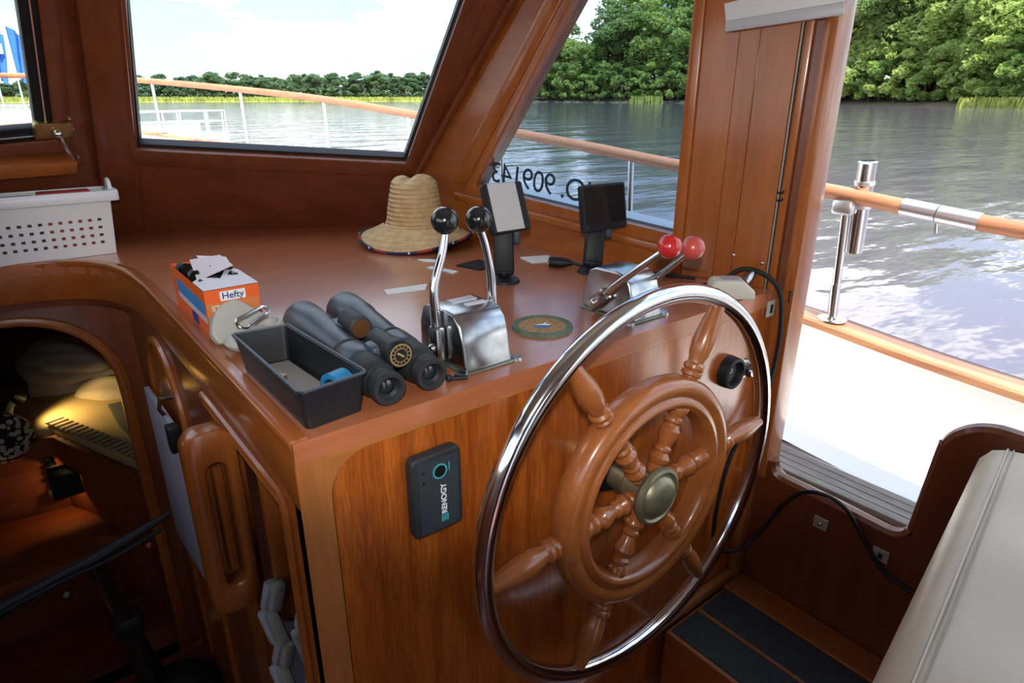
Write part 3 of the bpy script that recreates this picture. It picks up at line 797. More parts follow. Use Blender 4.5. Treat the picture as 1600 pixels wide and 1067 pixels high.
# straw hat
hat = thing('straw_hat', 'straw hat with a tall creased crown and patterned brim edge', 'hat', (0.703, 0.900, 0), (0, 0, 0))
hat.scale = (0.94, 0.94, 0.98)
def hatmesh(prof, n=72):
    b = lathe(prof, n, caps=False)
    ca = rad(-52)
    for v in b.verts:
        r = math.hypot(v.co.x, v.co.y)
        a = math.atan2(v.co.y, v.co.x)
        if v.co.z > 0.063:
            u = (v.co.x * cos(ca) + v.co.y * sin(ca)); w = (-v.co.x * sin(ca) + v.co.y * cos(ca))
            k = max(0, (v.co.z - 0.12) / 0.08)
            v.co.z -= k * 0.020 * math.exp(-((u + 0.012) / 0.020) ** 2)            # lengthwise crease
            s = 1 - 0.10 * k * math.exp(-((w + 0.05) / 0.04) ** 2)
            v.co.x *= s; v.co.y *= s
        else:
            f = max(0, (r - 0.085) / 0.085)
            v.co.z += f * f * 0.014 * cos(2 * (a - ca)) 
    return b
hp = [(0.0, 0.200)]
for k in range(1, 9):
    t_ = k / 8
    hp.append((0.070 * sin(t_ * pi / 2) + 0.0008 * (k % 2), 0.200 - 0.034 * (1 - cos(t_ * pi / 2))))
for k in range(1, 13):
    hp.append((0.070 + 0.017 * k / 12 + 0.0010 * (k % 2), 0.166 - 0.104 * k / 12))
for k in range(1, 13):
    t_ = k / 12
    hp.append((0.087 + 0.080 * t_, 0.062 - 0.047 * t_ ** 1.1 + 0.0012 * (k % 2)))
def strawmat():
    m, t, b = newmat('plaited_straw')
    co = t.nodes.new('ShaderNodeTexCoord')
    w = t.nodes.new('ShaderNodeTexNoise')
    w.inputs['Scale'].default_value = 55
    w.inputs['Detail'].default_value = 4
    t.links.new(co.outputs['Object'], w.inputs['Vector'])
    r = t.nodes.new('ShaderNodeValToRGB')
    r.color_ramp.elements[0].position = 0.3; r.color_ramp.elements[1].position = 0.7
    r.color_ramp.elements[0].color = (0.50, 0.31, 0.13, 1)
    r.color_ramp.elements[1].color = (0.66, 0.46, 0.23, 1)
    t.links.new(w.outputs['Fac'], r.inputs[0])
    t.links.new(r.outputs[0], b.inputs['Base Color'])
    b.inputs['Roughness'].default_value = 0.75
    wv = t.nodes.new('ShaderNodeTexWave')
    wv.bands_direction = 'Z'
    wv.inputs['Scale'].default_value = 26
    wv.inputs['Distortion'].default_value = 0.6
    t.links.new(co.outputs['Object'], wv.inputs['Vector'])
    bp = t.nodes.new('ShaderNodeBump')
    bp.inputs['Strength'].default_value = 0.9
    bp.inputs['Distance'].default_value = 0.004
    t.links.new(wv.outputs['Fac'], bp.inputs['Height'])
    t.links.new(bp.outputs[0], b.inputs['Normal'])
    return m
obj('hat_body', hatmesh(hp), strawmat(), hat, world=False, smooth=60)
NV, RD = plain('navy_binding', (0.02, 0.022, 0.06), 0.8), plain('red_binding', (0.30, 0.03, 0.03), 0.8)
ca = rad(-52)
def brim(a):
    return Vector((0.168 * cos(a), 0.168 * sin(a), 0.0165 + 0.0125 * cos(2 * (a - ca))))
for k in range(24):
    a0, a1 = 2 * pi * k / 24, 2 * pi * (k + 1) / 24
    sgm = obj('brim_binding', tube([brim(a0 + (a1 - a0) * j / 4) for j in range(5)], 0.0042, 8), RD if k % 3 == 1 else NV, hat, world=False)
    if k % 3 == 0:
        am = (a0 + a1) / 2
        obj('star_patch', ball(brim(am) + Vector((cos(am), sin(am), 0.2)) * 0.0025, 0.0036, n=8), WHITEI, sgm, world=False)
obj('chin_cord', tube([(-0.085, 0.035, 0.064), (-0.089, 0.030, 0.055), (-0.092, 0.024, 0.046)], 0.002, 6), BLACK, hat, world=False)

# loose papers and cards
def card(name, label, poly, mat, cat='paper', group='slips of paper on the worktop'):
    cx = sum(p[0] for p in poly) / len(poly); cy = sum(p[1] for p in poly) / len(poly)
    t = obj(name, prism(poly, 0.0002, 0.0022), mat, smooth=0)
    tag(t, label, cat, group)
card('paper_slip', 'white paper slip nearest the black-knobbed control', [(0.398, 0.520), (0.497, 0.503), (0.472, 0.470), (0.388, 0.486)], PAPER)
card('paper_slip', 'small white slip in front of the straw hat brim', [(0.598, 0.718), (0.622, 0.700), (0.640, 0.672), (0.622, 0.665), (0.600, 0.690)], PAPER)
card('paper_slip', 'narrow white slip between the black-knobbed levers', [(0.572, 0.628), (0.590, 0.634), (0.612, 0.552), (0.594, 0.545)], PAPER)
card('paper_slip', 'white card between the two stalk-mounted displays', [(0.820, 0.572), (0.892, 0.545), (0.872, 0.478), (0.806, 0.508)], PAPER)
card('black_card', 'flat black card behind the black-knobbed control', [(0.640, 0.600), (0.715, 0.615), (0.735, 0.545), (0.660, 0.528)], BLACK, 'card', None) if False else None
bkc = obj('black_card', prism([(0.640, 0.600), (0.715, 0.615), (0.735, 0.545), (0.660, 0.528)], 0.0002, 0.004), BLACK, smooth=0)
tag(bkc, 'flat black card lying beside the paper-covered display', 'card')

# black tray and contents
tr = thing('black_tray', 'open black plastic tray at the front corner of the worktop', 'tray', (0.065, 0.145, 0))
def tray():
    b = NB()
    top = [(0.020, 0.277), (0.101, 0.270), (0.115, 0.022), (0.022, 0.012)]
    bot = [(0.027, 0.268), (0.097, 0.262), (0.109, 0.028), (0.028, 0.019)]
    def rnd(P, r):
        out = []
        for i in range(4):
            p = Vector(P[i]); a = (Vector(P[i - 1]) - p).normalized(); c = (Vector(P[(i + 1) % 4]) - p).normalized()
            for k in range(5):
                t = k / 4
                q = (1 - t) ** 2 * (p + a * r) + 2 * t * (1 - t) * p + t * t * (p + c * r)
                out.append((q.x, q.y))
        return out
    def shr(P, d):
        return inset(P, d)
    loops = [(rnd(bot, 0.010), 0.0005), (rnd(top, 0.010), 0.056), (rnd(inset(top, 0.0032), 0.008), 0.056), (rnd(inset(bot, 0.0032), 0.008), 0.004)]
    rows = [[b.verts.new((x, y, z)) for x, y in P] for P, z in loops]
    for a, c in zip(rows, rows[1:]):
        n = len(a)
        for i in range(n):
            b.faces.new((a[i], a[(i + 1) % n], c[(i + 1) % n], c[i]))
    b.faces.new(rows[0]); b.faces.new(rows[-1])
    bmesh.ops.recalc_face_normals(b, faces=b.faces)
    return b
obj('tray_shell', tray(), plain('tray_black', (0.009, 0.010, 0.013), 0.45), tr, smooth=40)
obj('tray_rim', tube([(0.020, 0.274, 0.056), (0.023, 0.277, 0.056), (0.099, 0.270, 0.056), (0.102, 0.267, 0.056), (0.115, 0.026, 0.056), (0.112, 0.022, 0.056), (0.026, 0.012, 0.056), (0.021, 0.016, 0.056)], 0.0024, 6, True), SLATE, tr)
obj('liner_pad', prism([(0.036, 0.250), (0.088, 0.246), (0.100, 0.040), (0.037, 0.032)], 0.004, 0.007), GREYFOAM, tr)
tp = thing('tape_roll', 'roll of blue tape standing in the black tray', 'tape', (0.093, 0.062, 0.0075))
MT_ = T(0.092, 0.064, 0.0285) @ R(18, 'Z') @ R(90, 'Y')
obj('roll', lathe([(0.014, -0.013), (0.021, -0.013), (0.021, 0.013), (0.014, 0.013), (0.014, -0.013)], 32, MT_, caps=False), BLUET, tp)
obj('core', lathe([(0.0125, -0.013), (0.0142, -0.013), (0.0142, 0.013), (0.0125, 0.013), (0.0125, -0.013)], 28, MT_, caps=False), plain('tape_core', (0.01, 0.07, 0.16), 0.6), tp)
mb = thing('small_packet', 'tiny brown and cream packet in the black tray', 'packet', (0.040, 0.152, 0.0075))
obj('packet', box(-0.009, 0.009, -0.007, 0.007, 0.0, 0.016, 0.0015, 1, T(0.043, 0.155, 0.0078) @ R(25, 'Z')), plain('packet_brown', (0.16, 0.045, 0.02), 0.5), mb)
for k in (-1, 1):
    obj('stripe', box(-0.0092, 0.0092, k * 0.003 - 0.001, k * 0.003 + 0.001, 0.0155, 0.0165, M=T(0.043, 0.155, 0.0078) @ R(25, 'Z')), plain('packet_cream%d' % k, (0.6, 0.5, 0.36), 0.5), mb)

# binoculars
bi = thing('binoculars', 'large blue-black rubber binoculars lying between the tray and the controls', 'binoculars', (0.19, 0.16, 0))
BA = [(Vector((0.1415, 0.010, 0.0275)), Vector((0.152, 0.345, 0.0345))), (Vector((0.211, 0.016, 0.0275)), Vector((0.232, 0.352, 0.0345)))]
for e_, o2 in BA:
    d = (o2 - e_); L = d.length
    F_ = frame(e_, d.cross(Vector((0, 0, 1))), Vector((0, 0, 1)) - d * (d.z / d.length_squared))
    F_ = F_ @ R(180, 'Y') if (F_.to_3x3() @ Vector((0, 0, 1))).dot(d) < 0 else F_
    bar = obj('barrel', lathe([(0.0, 0.072), (0.0225, 0.072), (0.028, 0.080), (0.0295, 0.090), (0.0295, 0.125), (0.0255, 0.135), (0.0245, 0.142), (0.0265, 0.152), (0.0285, 0.19), (0.0310, 0.25), (0.0335, 0.262), (0.0340, L - 0.004), (0.0325, L), (0.029, L), (0.028, L - 0.012), (0.0, L - 0.014)], 32, F_), NAVY, bi)
    obj('collar', lathe([(0.0262, 0.132), (0.0285, 0.134), (0.0285, 0.139), (0.0262, 0.141)], 28, F_, caps=False), BLACK, bar)
    obj('prism_housing', lathe([(0.0, 0.028), (0.0205, 0.028), (0.0265, 0.036), (0.0285, 0.050), (0.0285, 0.075), (0.0, 0.075)], 28, F_), BLACKM, bar)
    ey = obj('eyecup', lathe([(0.0155, 0.004), (0.0175, 0.0), (0.0225, 0.0), (0.0240, 0.003), (0.0240, 0.010), (0.0225, 0.012), (0.0235, 0.014), (0.0235, 0.020), (0.0218, 0.022), (0.0218, 0.032), (0.0155, 0.032), (0.0155, 0.004)], 32, F_, caps=False), BLACKM, bi)
    obj('ocular_ring', lathe([(0.0105, 0.009), (0.0155, 0.006), (0.0155, 0.012), (0.0105, 0.012)], 28, F_, caps=False), BLACK, ey)
    obj('ocular_lens', lathe([(0, 0.008), (0.006, 0.0088), (0.0108, 0.011), (0.0, 0.013)], 24, F_), LENS, ey)
mid0 = (BA[0][0] + BA[1][0]) / 2; mid1 = (BA[0][1] + BA[1][1]) / 2
dm = (mid1 - mid0).normalized()
FMd = frame(mid0 + Vector((0, 0, 0.016)), Vector((0, 0, 1)).cross(dm), (0, 0, 1))
obj('bridge', box(-0.028, 0.028, -0.017, 0.020, 0.062, 0.100, 0.008, 2, FMd), NAVY, bi)
obj('bridge', box(-0.030, 0.030, -0.020, 0.014, 0.195, 0.245, 0.008, 2, FMd), NAVY, bi)
hg = obj('hinge_disc', lathe([(0, 0.030), (0.0185, 0.030), (0.0205, 0.033), (0.0205, 0.045), (0.017, 0.050), (0.017, 0.11), (0, 0.11)], 32, FMd @ T(0.0, 0.014, 0)), BLACK, bi)
obj('gold_ring', lathe([(0.0145, 0.0292), (0.0165, 0.0292), (0.0165, 0.0302), (0.0145, 0.0302)], 32, FMd @ T(0, 0.014, 0), caps=False), GOLD, hg)
obj('gold_ring', lathe([(0.0092, 0.0292), (0.0102, 0.0292), (0.0102, 0.0302), (0.0092, 0.0302)], 32, FMd @ T(0, 0.014, 0), caps=False), GOLD, hg)
for k in range(14):
    obj('gold_mark', box(-0.0006, 0.0006, 0.0110, 0.0136, 0.0292, 0.0301, M=FMd @ T(0, 0.014, 0) @ R(k * 360 / 14, 'Z')), GOLD, hg)
obj('gold_emblem', box(-0.006, 0.006, -0.0015, 0.0015, 0.0292, 0.0302, 0.0004, 1, FMd @ T(0, 0.014, 0) @ R(35, 'Z')), GOLD, hg)
fk = obj('focus_wheel', lathe([(0, 0.166), (0.0150, 0.166), (0.0180, 0.168)] + [(0.0185 + 0.0008 * (k % 2), 0.170 + 0.005 * k) for k in range(10)] + [(0.014, 0.222), (0, 0.222)], 36, FMd @ T(0, 0.014, 0)), BLACKM, bi)
obj('focus_cap', lathe([(0, 0.1645), (0.0148, 0.1645), (0.0152, 0.1665)], 28, FMd @ T(0, 0.014, 0)), BROWNM, fk)

# bin-bag box
bxr = thing('bag_box', 'torn orange box of bin bags on the worktop edge', 'box', (0.070, 0.566, 0))
x0, x1, y0, y1, h = 0.025, 0.117, 0.446, 0.690, 0.084
def shellbox():
    b = NB()
    c = [(x0, y0), (x1, y0), (x1, y1), (x0, y1)]
    lo = [b.verts.new((*p, 0.0005)) for p in c]; hi = [b.verts.new((*p, h)) for p in c]
    for i in range(4):
        b.faces.new((lo[i], lo[(i + 1) % 4], hi[(i + 1) % 4], hi[i]))
    b.faces.new(lo[::-1])
    return b
obj('carton', shellbox(), ORANGE, bxr, smooth=0)
obj('lid_front', prism([(x0, y0), (x1, y0), (x1, y0 + 0.115), (x1 - 0.012, y0 + 0.150), (x0 + 0.050, y0 + 0.075), (x0 + 0.014, y0 + 0.088), (x0, y0 + 0.070)], h - 0.001, h + 0.001), LAVEND, bxr, smooth=0)
obj('torn_flap', prism([(0, 0), (0.070, 0.018), (0.062, 0.070), (0.010, 0.085)], 0, 0.0012, T(x0 + 0.012, y0 + 0.088, h - 0.004) @ R(14, 'X') @ R(-10, 'Y')), LAVEND, bxr, smooth=0)
obj('torn_flap', prism([(0, 0), (0.040, 0.0), (0.050, 0.090), (-0.004, 0.100)], 0, 0.0012, T(x1 - 0.040, y0 + 0.138, h - 0.001) @ R(6, 'X') @ R(8, 'Y')), LAVEND, bxr, smooth=0)
def bag():
    b = NB()
    n, m = 20, 10
    V = [[b.verts.new((x0 + 0.004 + (x1 - x0 - 0.008) * j / m, y0 + 0.06 + 0.18 * i / n, h - 0.012 + 0.016 * sin(i * 1.1 + j * 0.6) * sin(j * 0.9 + 0.4) + 0.012 * sin(i * pi / n))) for j in range(m + 1)] for i in range(n + 1)]
    for i in range(n):
        for j in range(m):
            b.faces.new((V[i][j], V[i][j + 1], V[i + 1][j + 1], V[i + 1][j]))
    bmesh.ops.solidify(b, geom=b.faces[:], thickness=0.002)
    return b
obj('black_bag', bag(), plain('black_film', (0.010, 0.011, 0.010), 0.3, coat=0.3), bxr, smooth=30)
FH = frame(((x0 + x1) / 2, y0 - 0.0004, 0), (1, 0, 0), (0, 0, 1))
obj('logo_patch', prism(rrect(-0.021, 0.022, 0.0615, 0.0785, 0.002), 0, 0.0006, FH @ R(0, 'Z')), WHITEI, bxr, smooth=0)
text('Hefty', 0.0165, FH @ T(0.0005, 0.0700, 0.0008), NAVYI, 'logo_lettering', bxr, 0.0001, 0.0002)
text('ST', 0.0135, FH @ T(-0.030, 0.050, 0.0004), plain('ink_tan', (0.85, 0.72, 0.55), 0.5), 'lettering', bxr, 0.0001, 0.0004)
obj('green_band', box(-0.045, 0.020, 0.022, 0.036, 0, 0.0006, M=FH), plain('band_green', (0.10, 0.40, 0.30), 0.5), bxr, smooth=0)
obj('tan_band', box(-0.045, 0.043, 0.0375, 0.0595, 0, 0.0004, M=FH), plain('band_tan', (0.70, 0.22, 0.07), 0.5), bxr, smooth=0)
FL = frame((x0 - 0.0004, (y0 + y1) / 2, 0), (0, -1, 0), (0, 0, 1))
obj('blue_band', prism([(-0.080, 0.040), (0.115, 0.036), (0.115, 0.061), (-0.080, 0.066)], 0, 0.0006, FL), BLUEP, bxr, smooth=0)
obj('pale_band', prism([(-0.080, 0.028), (0.115, 0.024), (0.115, 0.035), (-0.080, 0.039)], 0, 0.0006, FL), LAVEND, bxr, smooth=0)
obj('badge', prism(rrect(0.010, 0.050, 0.004, 0.024, 0.004), 0, 0.0006, FL), NAVYI, bxr, smooth=0)

# pale pouch with carabiner
po_ = thing('silicone_pouch', 'pale grey folded pouch with a metal carabiner leaning on the orange box', 'pouch', (0.07, 0.36, 0))
ML = T(0.016, 0.392, 0.003) @ R(8, 'Z') @ R(62, 'X')
ol_ = [(0.006, 0.0), (0.030, -0.004), (0.078, 0.0), (0.086, 0.012), (0.083, 0.026), (0.066, 0.048), (0.052, 0.066), (0.040, 0.070), (0.024, 0.064), (0.010, 0.046), (0.001, 0.020)]
obj('flap', prism([(p.x, p.y) for p in smoothpath([(q[0] * 1.25, q[1] * 0.98, 0) for q in ol_ + ol_[:1]], 4)[:-1]], -0.010, 0.008, ML, 0.006, seg=3), PALE, po_)
obj('lower_fold', ball((0.070, 0.345, 0.018), 0.036, sc=(1.35, 1.1, 0.50), n=20), PALE, po_)
obj('collapsed_ring', lathe([(0.014, 0.0), (0.028, 0.0), (0.029, 0.008), (0.024, 0.016), (0.017, 0.016), (0.014, 0.008), (0.014, 0.0)], 28, T(0.105, 0.357, 0.020) @ R(-20, 'Y'), caps=False), PALE, po_)
cb = [Vector((x, y, 0)) for x, y in arc(0.024, 0, 0.008, -90, 90, 8) + arc(-0.024, 0, 0.011, 90, 270, 8)]
MC = T(0.078, 0.362, 0.050) @ R(30, 'Z') @ R(-8, 'Y') @ R(40, 'X')
ca_ = obj('carabiner', tube([MC @ v for v in cb], 0.0026, 8, True), CHROME, po_)
obj('carabiner_gate', tube([MC @ Vector((-0.018, -0.008, 0.003)), MC @ Vector((0.018, -0.006, 0.003))], 0.0022, 8), STEEL, ca_)

# white basket
bk = thing('white_basket', 'white perforated plastic basket on the worktop under the centre windscreen', 'basket', (-0.15, 1.335, 0))
bx0, bx1, by0, by1, bh = -0.33, 0.004, 1.290, 1.385, 0.162
def perforated(nx, nz, x0, x1, z0, z1, holes, hs, hz, fn):
    """wall with real square holes: a grid whose hole cells are left out"""
    xs = sorted(set([x0, x1] + [v for c in holes[0] for v in (c - hs / 2, c + hs / 2)]))
    zs = sorted(set([z0, z1] + [v for c in holes[1] for v in (c - hz / 2, c + hz / 2)]))
    b = NB(); V = {}
    def vv(i, j):
        if (i, j) not in V:
            V[i, j] = b.verts.new(fn(xs[i], zs[j]))
        return V[i, j]
    for i in range(len(xs) - 1):
        for j in range(len(zs) - 1):
            mxx = (xs[i] + xs[i + 1]) / 2; mz = (zs[j] + zs[j + 1]) / 2
            if any(abs(mxx - c) < hs / 2 for c in holes[0]) and any(abs(mz - c) < hz / 2 for c in holes[1]):
                continue
            b.faces.new((vv(i, j), vv(i + 1, j), vv(i + 1, j + 1), vv(i, j + 1)))
    bmesh.ops.recalc_face_normals(b, faces=b.faces)
    bmesh.ops.solidify(b, geom=b.faces[:], thickness=0.003)
    return b
tap = lambda z: z / bh * 0.014
obj('front_wall', perforated(0, 0, bx0, bx1, 0.001, bh, ([bx0 + 0.020 + 0.0205 * i for i in range(15)], [0.034, 0.053, 0.073, 0.093]), 0.0085, 0.0075, lambda x, z: ((x - (bx0 + bx1) / 2) * (1 + z / bh * 0.07) + (bx0 + bx1) / 2, by0 - tap(z) * 0.5, z)), WHITEP, bk, smooth=0)
obj('back_wall', prism([(bx0, 0.001), (bx1, 0.001), (bx1 + 0.012, bh), (bx0 - 0.012, bh)], 0, 0.003, frame((0, by1, 0), (1, 0, 0), (0, 0, 1))), WHITEP, bk, smooth=0)
for s_, bx in ((-1, bx0), (1, bx1)):
    obj('end_wall', prism([(by0, 0.001), (by1, 0.001), (by1, bh), (by0 - 0.007, bh)], -0.0015, 0.0015, T(bx, 0, 0) @ Matrix.Shear('XY', 4, (0, 0)) @ R(0, 'Y') @ frame((0, 0, 0), (0, 1, 0), (s_ * 0.08, 0, 1))), WHITEP, bk, smooth=0)
obj('basket_floor', box(bx0, bx1, by0, by1, 0.0, 0.003), WHITEP, bk, smooth=0)
rimo = rrect(bx0 - 0.032, bx1 + 0.034, by0 - 0.024, by1 + 0.006, 0.018)
rimi = rrect(bx0 - 0.006, bx1 + 0.010, by0 - 0.004, by1 - 0.004, 0.010)
obj('rim', ring(rimo, rimi, bh - 0.004, bh + 0.004, None, 0.003), WHITEP, bk)
obj('rim_skirt', ring(rimo, inset(rimo, 0.003), bh - 0.022, bh, None, 0.001), WHITEP, bk)
obj('handle_hump', prism([(p[0], p[1]) for p in arc(1.34, bh, 0.030, 0, 180, 10)], -0.004, 0.006, T(bx1 + 0.020, 0, 0) @ FX, 0.003), WHITEP, bk)
rb_ = obj('red_box', box(-0.135, -0.020, 1.300, 1.366, 0.004, bh + 0.003, 0.002), plain('red_card', (0.48, 0.06, 0.045), 0.5)); tag(rb_, 'red box standing in the white basket', 'box')
gb_ = obj('grey_box', box(-0.29, -0.145, 1.300, 1.366, 0.004, bh - 0.004, 0.002), plain('grey_card', (0.10, 0.09, 0.085), 0.6)); tag(gb_, 'dark grey box standing in the white basket', 'box')

# adapter and cables at the right end
ad = thing('power_adapter', 'beige handset-shaped adapter at the right end of the worktop', 'adapter', (0.95, 0.03, 0))
MA = T(0.945, 0.028, 0.0) @ R(-42, 'Z')
obj('body', prism([(-0.045, 0), (0.045, 0), (0.045, 0.018), (0.020, 0.040), (-0.036, 0.040), (-0.045, 0.030)], -0.026, 0.026, MA @ frame((0, 0, 0), (1, 0, 0), (0, 0, 1)), 0.006, seg=3), OFFW, ad)
obj('face_panel', box(-0.022, 0.014, -0.018, 0.018, 0.0395, 0.0415, 0.001, 1, MA), plain('adapter_face', (0.36, 0.36, 0.38), 0.4), ad)
obj('connector', lathe([(0, 0), (0.010, 0), (0.012, 0.012), (0.009, 0.034), (0.0, 0.036)], 16, T(0.995, 0.03, 0.022) @ R(60, 'Y')), CHROMEW, ad)
ck = obj('adapter_cord', tube(smoothpath([(0.90, 0.115, 0.006), (0.94, 0.10, 0.008), (0.985, 0.075, 0.020), (1.010, 0.050, 0.045), (1.028, 0.012, 0.042), (1.045, -0.024, 0.010), (1.055, -0.034, -0.06), (1.060, -0.034, -0.13), (1.054, -0.030, -0.22), (1.030, -0.026, -0.29), (0.985, -0.022, -0.32), (0.955, -0.018, -0.37), (0.938, -0.016, -0.45), (0.930, -0.016, -0.54), (0.940, -0.018, -0.60), (0.975, -0.030, -0.632), (1.02, -0.050, -0.625), (1.055, -0.075, -0.57), (1.060, -0.105, -0.495), (1.052, -0.150, -0.432), (1.052, -0.200, -0.415), (1.056, -0.245, -0.430), (1.066, -0.285, -0.485), (1.066, -0.335, -0.535), (1.066, -0.40, -0.548), (1.066, -0.46, -0.54)], 5), 0.0048, 10), BLACK)
tag(ck, 'long black cord looping from the adapter down the side wall', 'cord')
clip = obj('cable_loop', tube([(1.070, -0.432 + 0.016 * cos(a * pi / 6), -0.500 + 0.020 * sin(a * pi / 6)) for a in range(12)], 0.0025, 6, True), STEEL)
tag(clip, 'small metal ring on the side wall beside the cushion', 'ring')

# folded vinyl blind at the top of the pilaster
cu_ = thing('vinyl_blind', 'grey-white stitched vinyl flap hanging at the top of the pilaster', 'blind', (1.06, 0.06, 0.53))
cp = [(sy(0.170), 0.566), (sy(0.162), 0.528), (sy(-0.046), 0.545), (sy(-0.034), 0.76), (sy(0.086), 0.76), (sy(0.088), 0.590), (sy(0.100), 0.576)]
obj('flap', prism(cp, 0.024, 0.028, FD, 0.001), CURT, cu_)
obj('hem', prism([(sy(0.163), 0.534), (sy(0.161), 0.513), (sy(-0.049), 0.531), (sy(-0.046), 0.553)], 0.022, 0.034, FD, 0.004), plain('hem_grey', (0.42, 0.42, 0.45), 0.45), cu_)
for k in range(26):
    f_ = k / 25
    obj('stitch', ball((sy(0.152 - 0.190 * f_), 0.545 + 0.016 * f_, 0.0285), 0.0014, FD, n=6), WHITEI, cu_, smooth=0)
obj('side_tab', prism([(sy(-0.034), 0.60), (sy(-0.050), 0.548), (sy(-0.062), 0.545), (sy(-0.060), 0.76), (sy(-0.040), 0.76)], 0.02, 0.026, FD), CURT, cu_)

# ================================================================== companionway and fore cabin
FBK = frame((0, 1.302, 0), (1, 0, 0), (0, 0, 1))
arcR = arc(-0.275, -0.37, 0.238, 0, 90, 10); arcL = arc(-0.58, -0.37, 0.238, 90, 180, 10)
inn = [(-0.037, -1.36)] + arcR + arcL + [(-0.818, -1.36)]
def rectpt(a, cx):
    c, s = cos(rad(a)), sin(rad(a))
    t = min(0.30 / max(abs(c), 1e-4), 0.290 / max(abs(s), 1e-4))
    return (cx + c * t, -0.37 + s * t)
out = [(0.025, -1.36)] + [rectpt(9 * i, -0.275) for i in range(11)] + [rectpt(90 + 9 * i, -0.58) for i in range(11)] + [(-0.88, -1.36)]
struct('wall_bulkhead', ring(out, inn, -0.03, 0, FBK), MW['darkz'], 'dark wooden bulkhead with an arched way to the fore cabin').name = 'wall_fore'
inn2 = [(-0.082, -1.36)] + arc(-0.275, -0.37, 0.193, 0, 90, 10) + arc(-0.58, -0.37, 0.193, 90, 180, 10) + [(-0.773, -1.36)]
struct('door_1', ring([(x + (0.004 if x > -0.4 else -0.004), z) for x, z in inn], [(x * 1.0 - (0.002 if x > -0.4 else -0.002), z) for x, z in [(p[0] - 0.0, p[1]) for p in [( -0.060, -1.36)] + arc(-0.275, -0.37, 0.216, 0, 90, 10) + arc(-0.58, -0.37, 0.216, 90, 180, 10) + [(-0.796, -1.36)]]], -0.04, 0.012, FBK, 0.004), MW['z'], 'arched wooden door surround of the fore cabin')
struct('floor', box(-0.97, 0.0, 0.0, 1.36, -1.40, -1.36), MW['dark'], 'dark floor of the sunken companionway')
struct('wall_step', box(-0.97, 0.0, -0.03, 0.0, -1.40, -1.0), MW['dark'], 'riser down into the companionway').name = 'trim_6'
# fore cabin box
cabs = [('wall_cabin_right', (0.72, 0.75, 1.33, 3.6, -1.4, -0.10)), ('wall_cabin_left', (-1.05, -1.02, 1.33, 3.6, -1.4, -0.10)), ('wall_cabin_front', (-1.05, 0.75, 3.6, 3.63, -1.4, -0.10)), ('ceiling', (-1.05, 0.75, 1.34, 3.63, -0.10, -0.07)), ('floor', (-1.05, 0.75, 1.34, 3.63, -1.43, -1.40)), ('wall_cabin_back', (0.03, 0.75, 1.335, 1.36, -1.4, -0.10))]
for nm, bb in cabs:
    struct(nm, box(*bb), MW['darkz'], 'dark wooden lining of the fore cabin')
be2 = thing('cabin_berth', 'wooden berth base with a raised lip in the fore cabin', 'berth', (0.1, 2.4, -1.4))
apx = (-0.255, 2.145)
lp = [(-0.95, 2.24), apx, (0.03, 1.42)]
pol = [(-0.95, 2.24), apx, (0.03, 1.42), (0.70, 1.42), (0.70, 3.58), (-0.95, 3.58)]
obj('berth_base', prism(pol, -1.398, -0.92), MW['matte'], be2, smooth=0)
def lip(pts, w, z0, z1, bev):
    a = [Vector((*p, 0)) for p in pts]
    off = []
    for i, p in enumerate(a):
        t0 = (a[min(i + 1, len(a) - 1)] - a[max(i - 1, 0)]).normalized()
        off.append(p + Vector((-t0.y, t0.x, 0)) * w)
    return prism([(p.x, p.y) for p in a] + [(p.x, p.y) for p in off[::-1]], z0, z1, None, bev)
obj('berth_lip', lip([(x, y - 0.012) for x, y in lp], 0.028, -0.97, -0.845, 0.006), MW['matte'], be2)
mt_ = thing('berth_mattress', 'cream mattress on the fore cabin berth lit by warm light', 'mattress', (0.1, 2.5, -0.92))
obj('mattress', prism([(-0.93, 2.30), (-0.25, 2.19), (0.06, 1.47), (0.69, 1.47), (0.69, 3.56), (-0.93, 3.56)], -0.919, -0.815, None, 0.02, seg=3), MATTR, mt_)
obj('striped_border', prism([(-0.262, 2.20), (-0.205, 2.215), (0.105, 1.50), (0.052, 1.485)], -0.816, -0.806, None, 0.003), plain('border_tan', (0.40, 0.30, 0.17), 0.9), mt_)
for k in range(24):
    f_ = k / 23
    obj('stripe', box(-0.032, 0.032, -0.005, 0.005, -0.002, 0.004, 0.001, 1, T(-0.232 + 0.308 * f_, 2.195 - 0.70 * f_, -0.805) @ R(20, 'Z')), plain('stripe%d' % k, (0.55, 0.45, 0.30), 0.9) if k == 0 else bpy.data.materials['stripe0'], mt_)
bl = thing('folded_blanket', 'folded cream blanket with a small embroidered mark on the mattress', 'blanket', (-0.09, 2.65, -0.815))
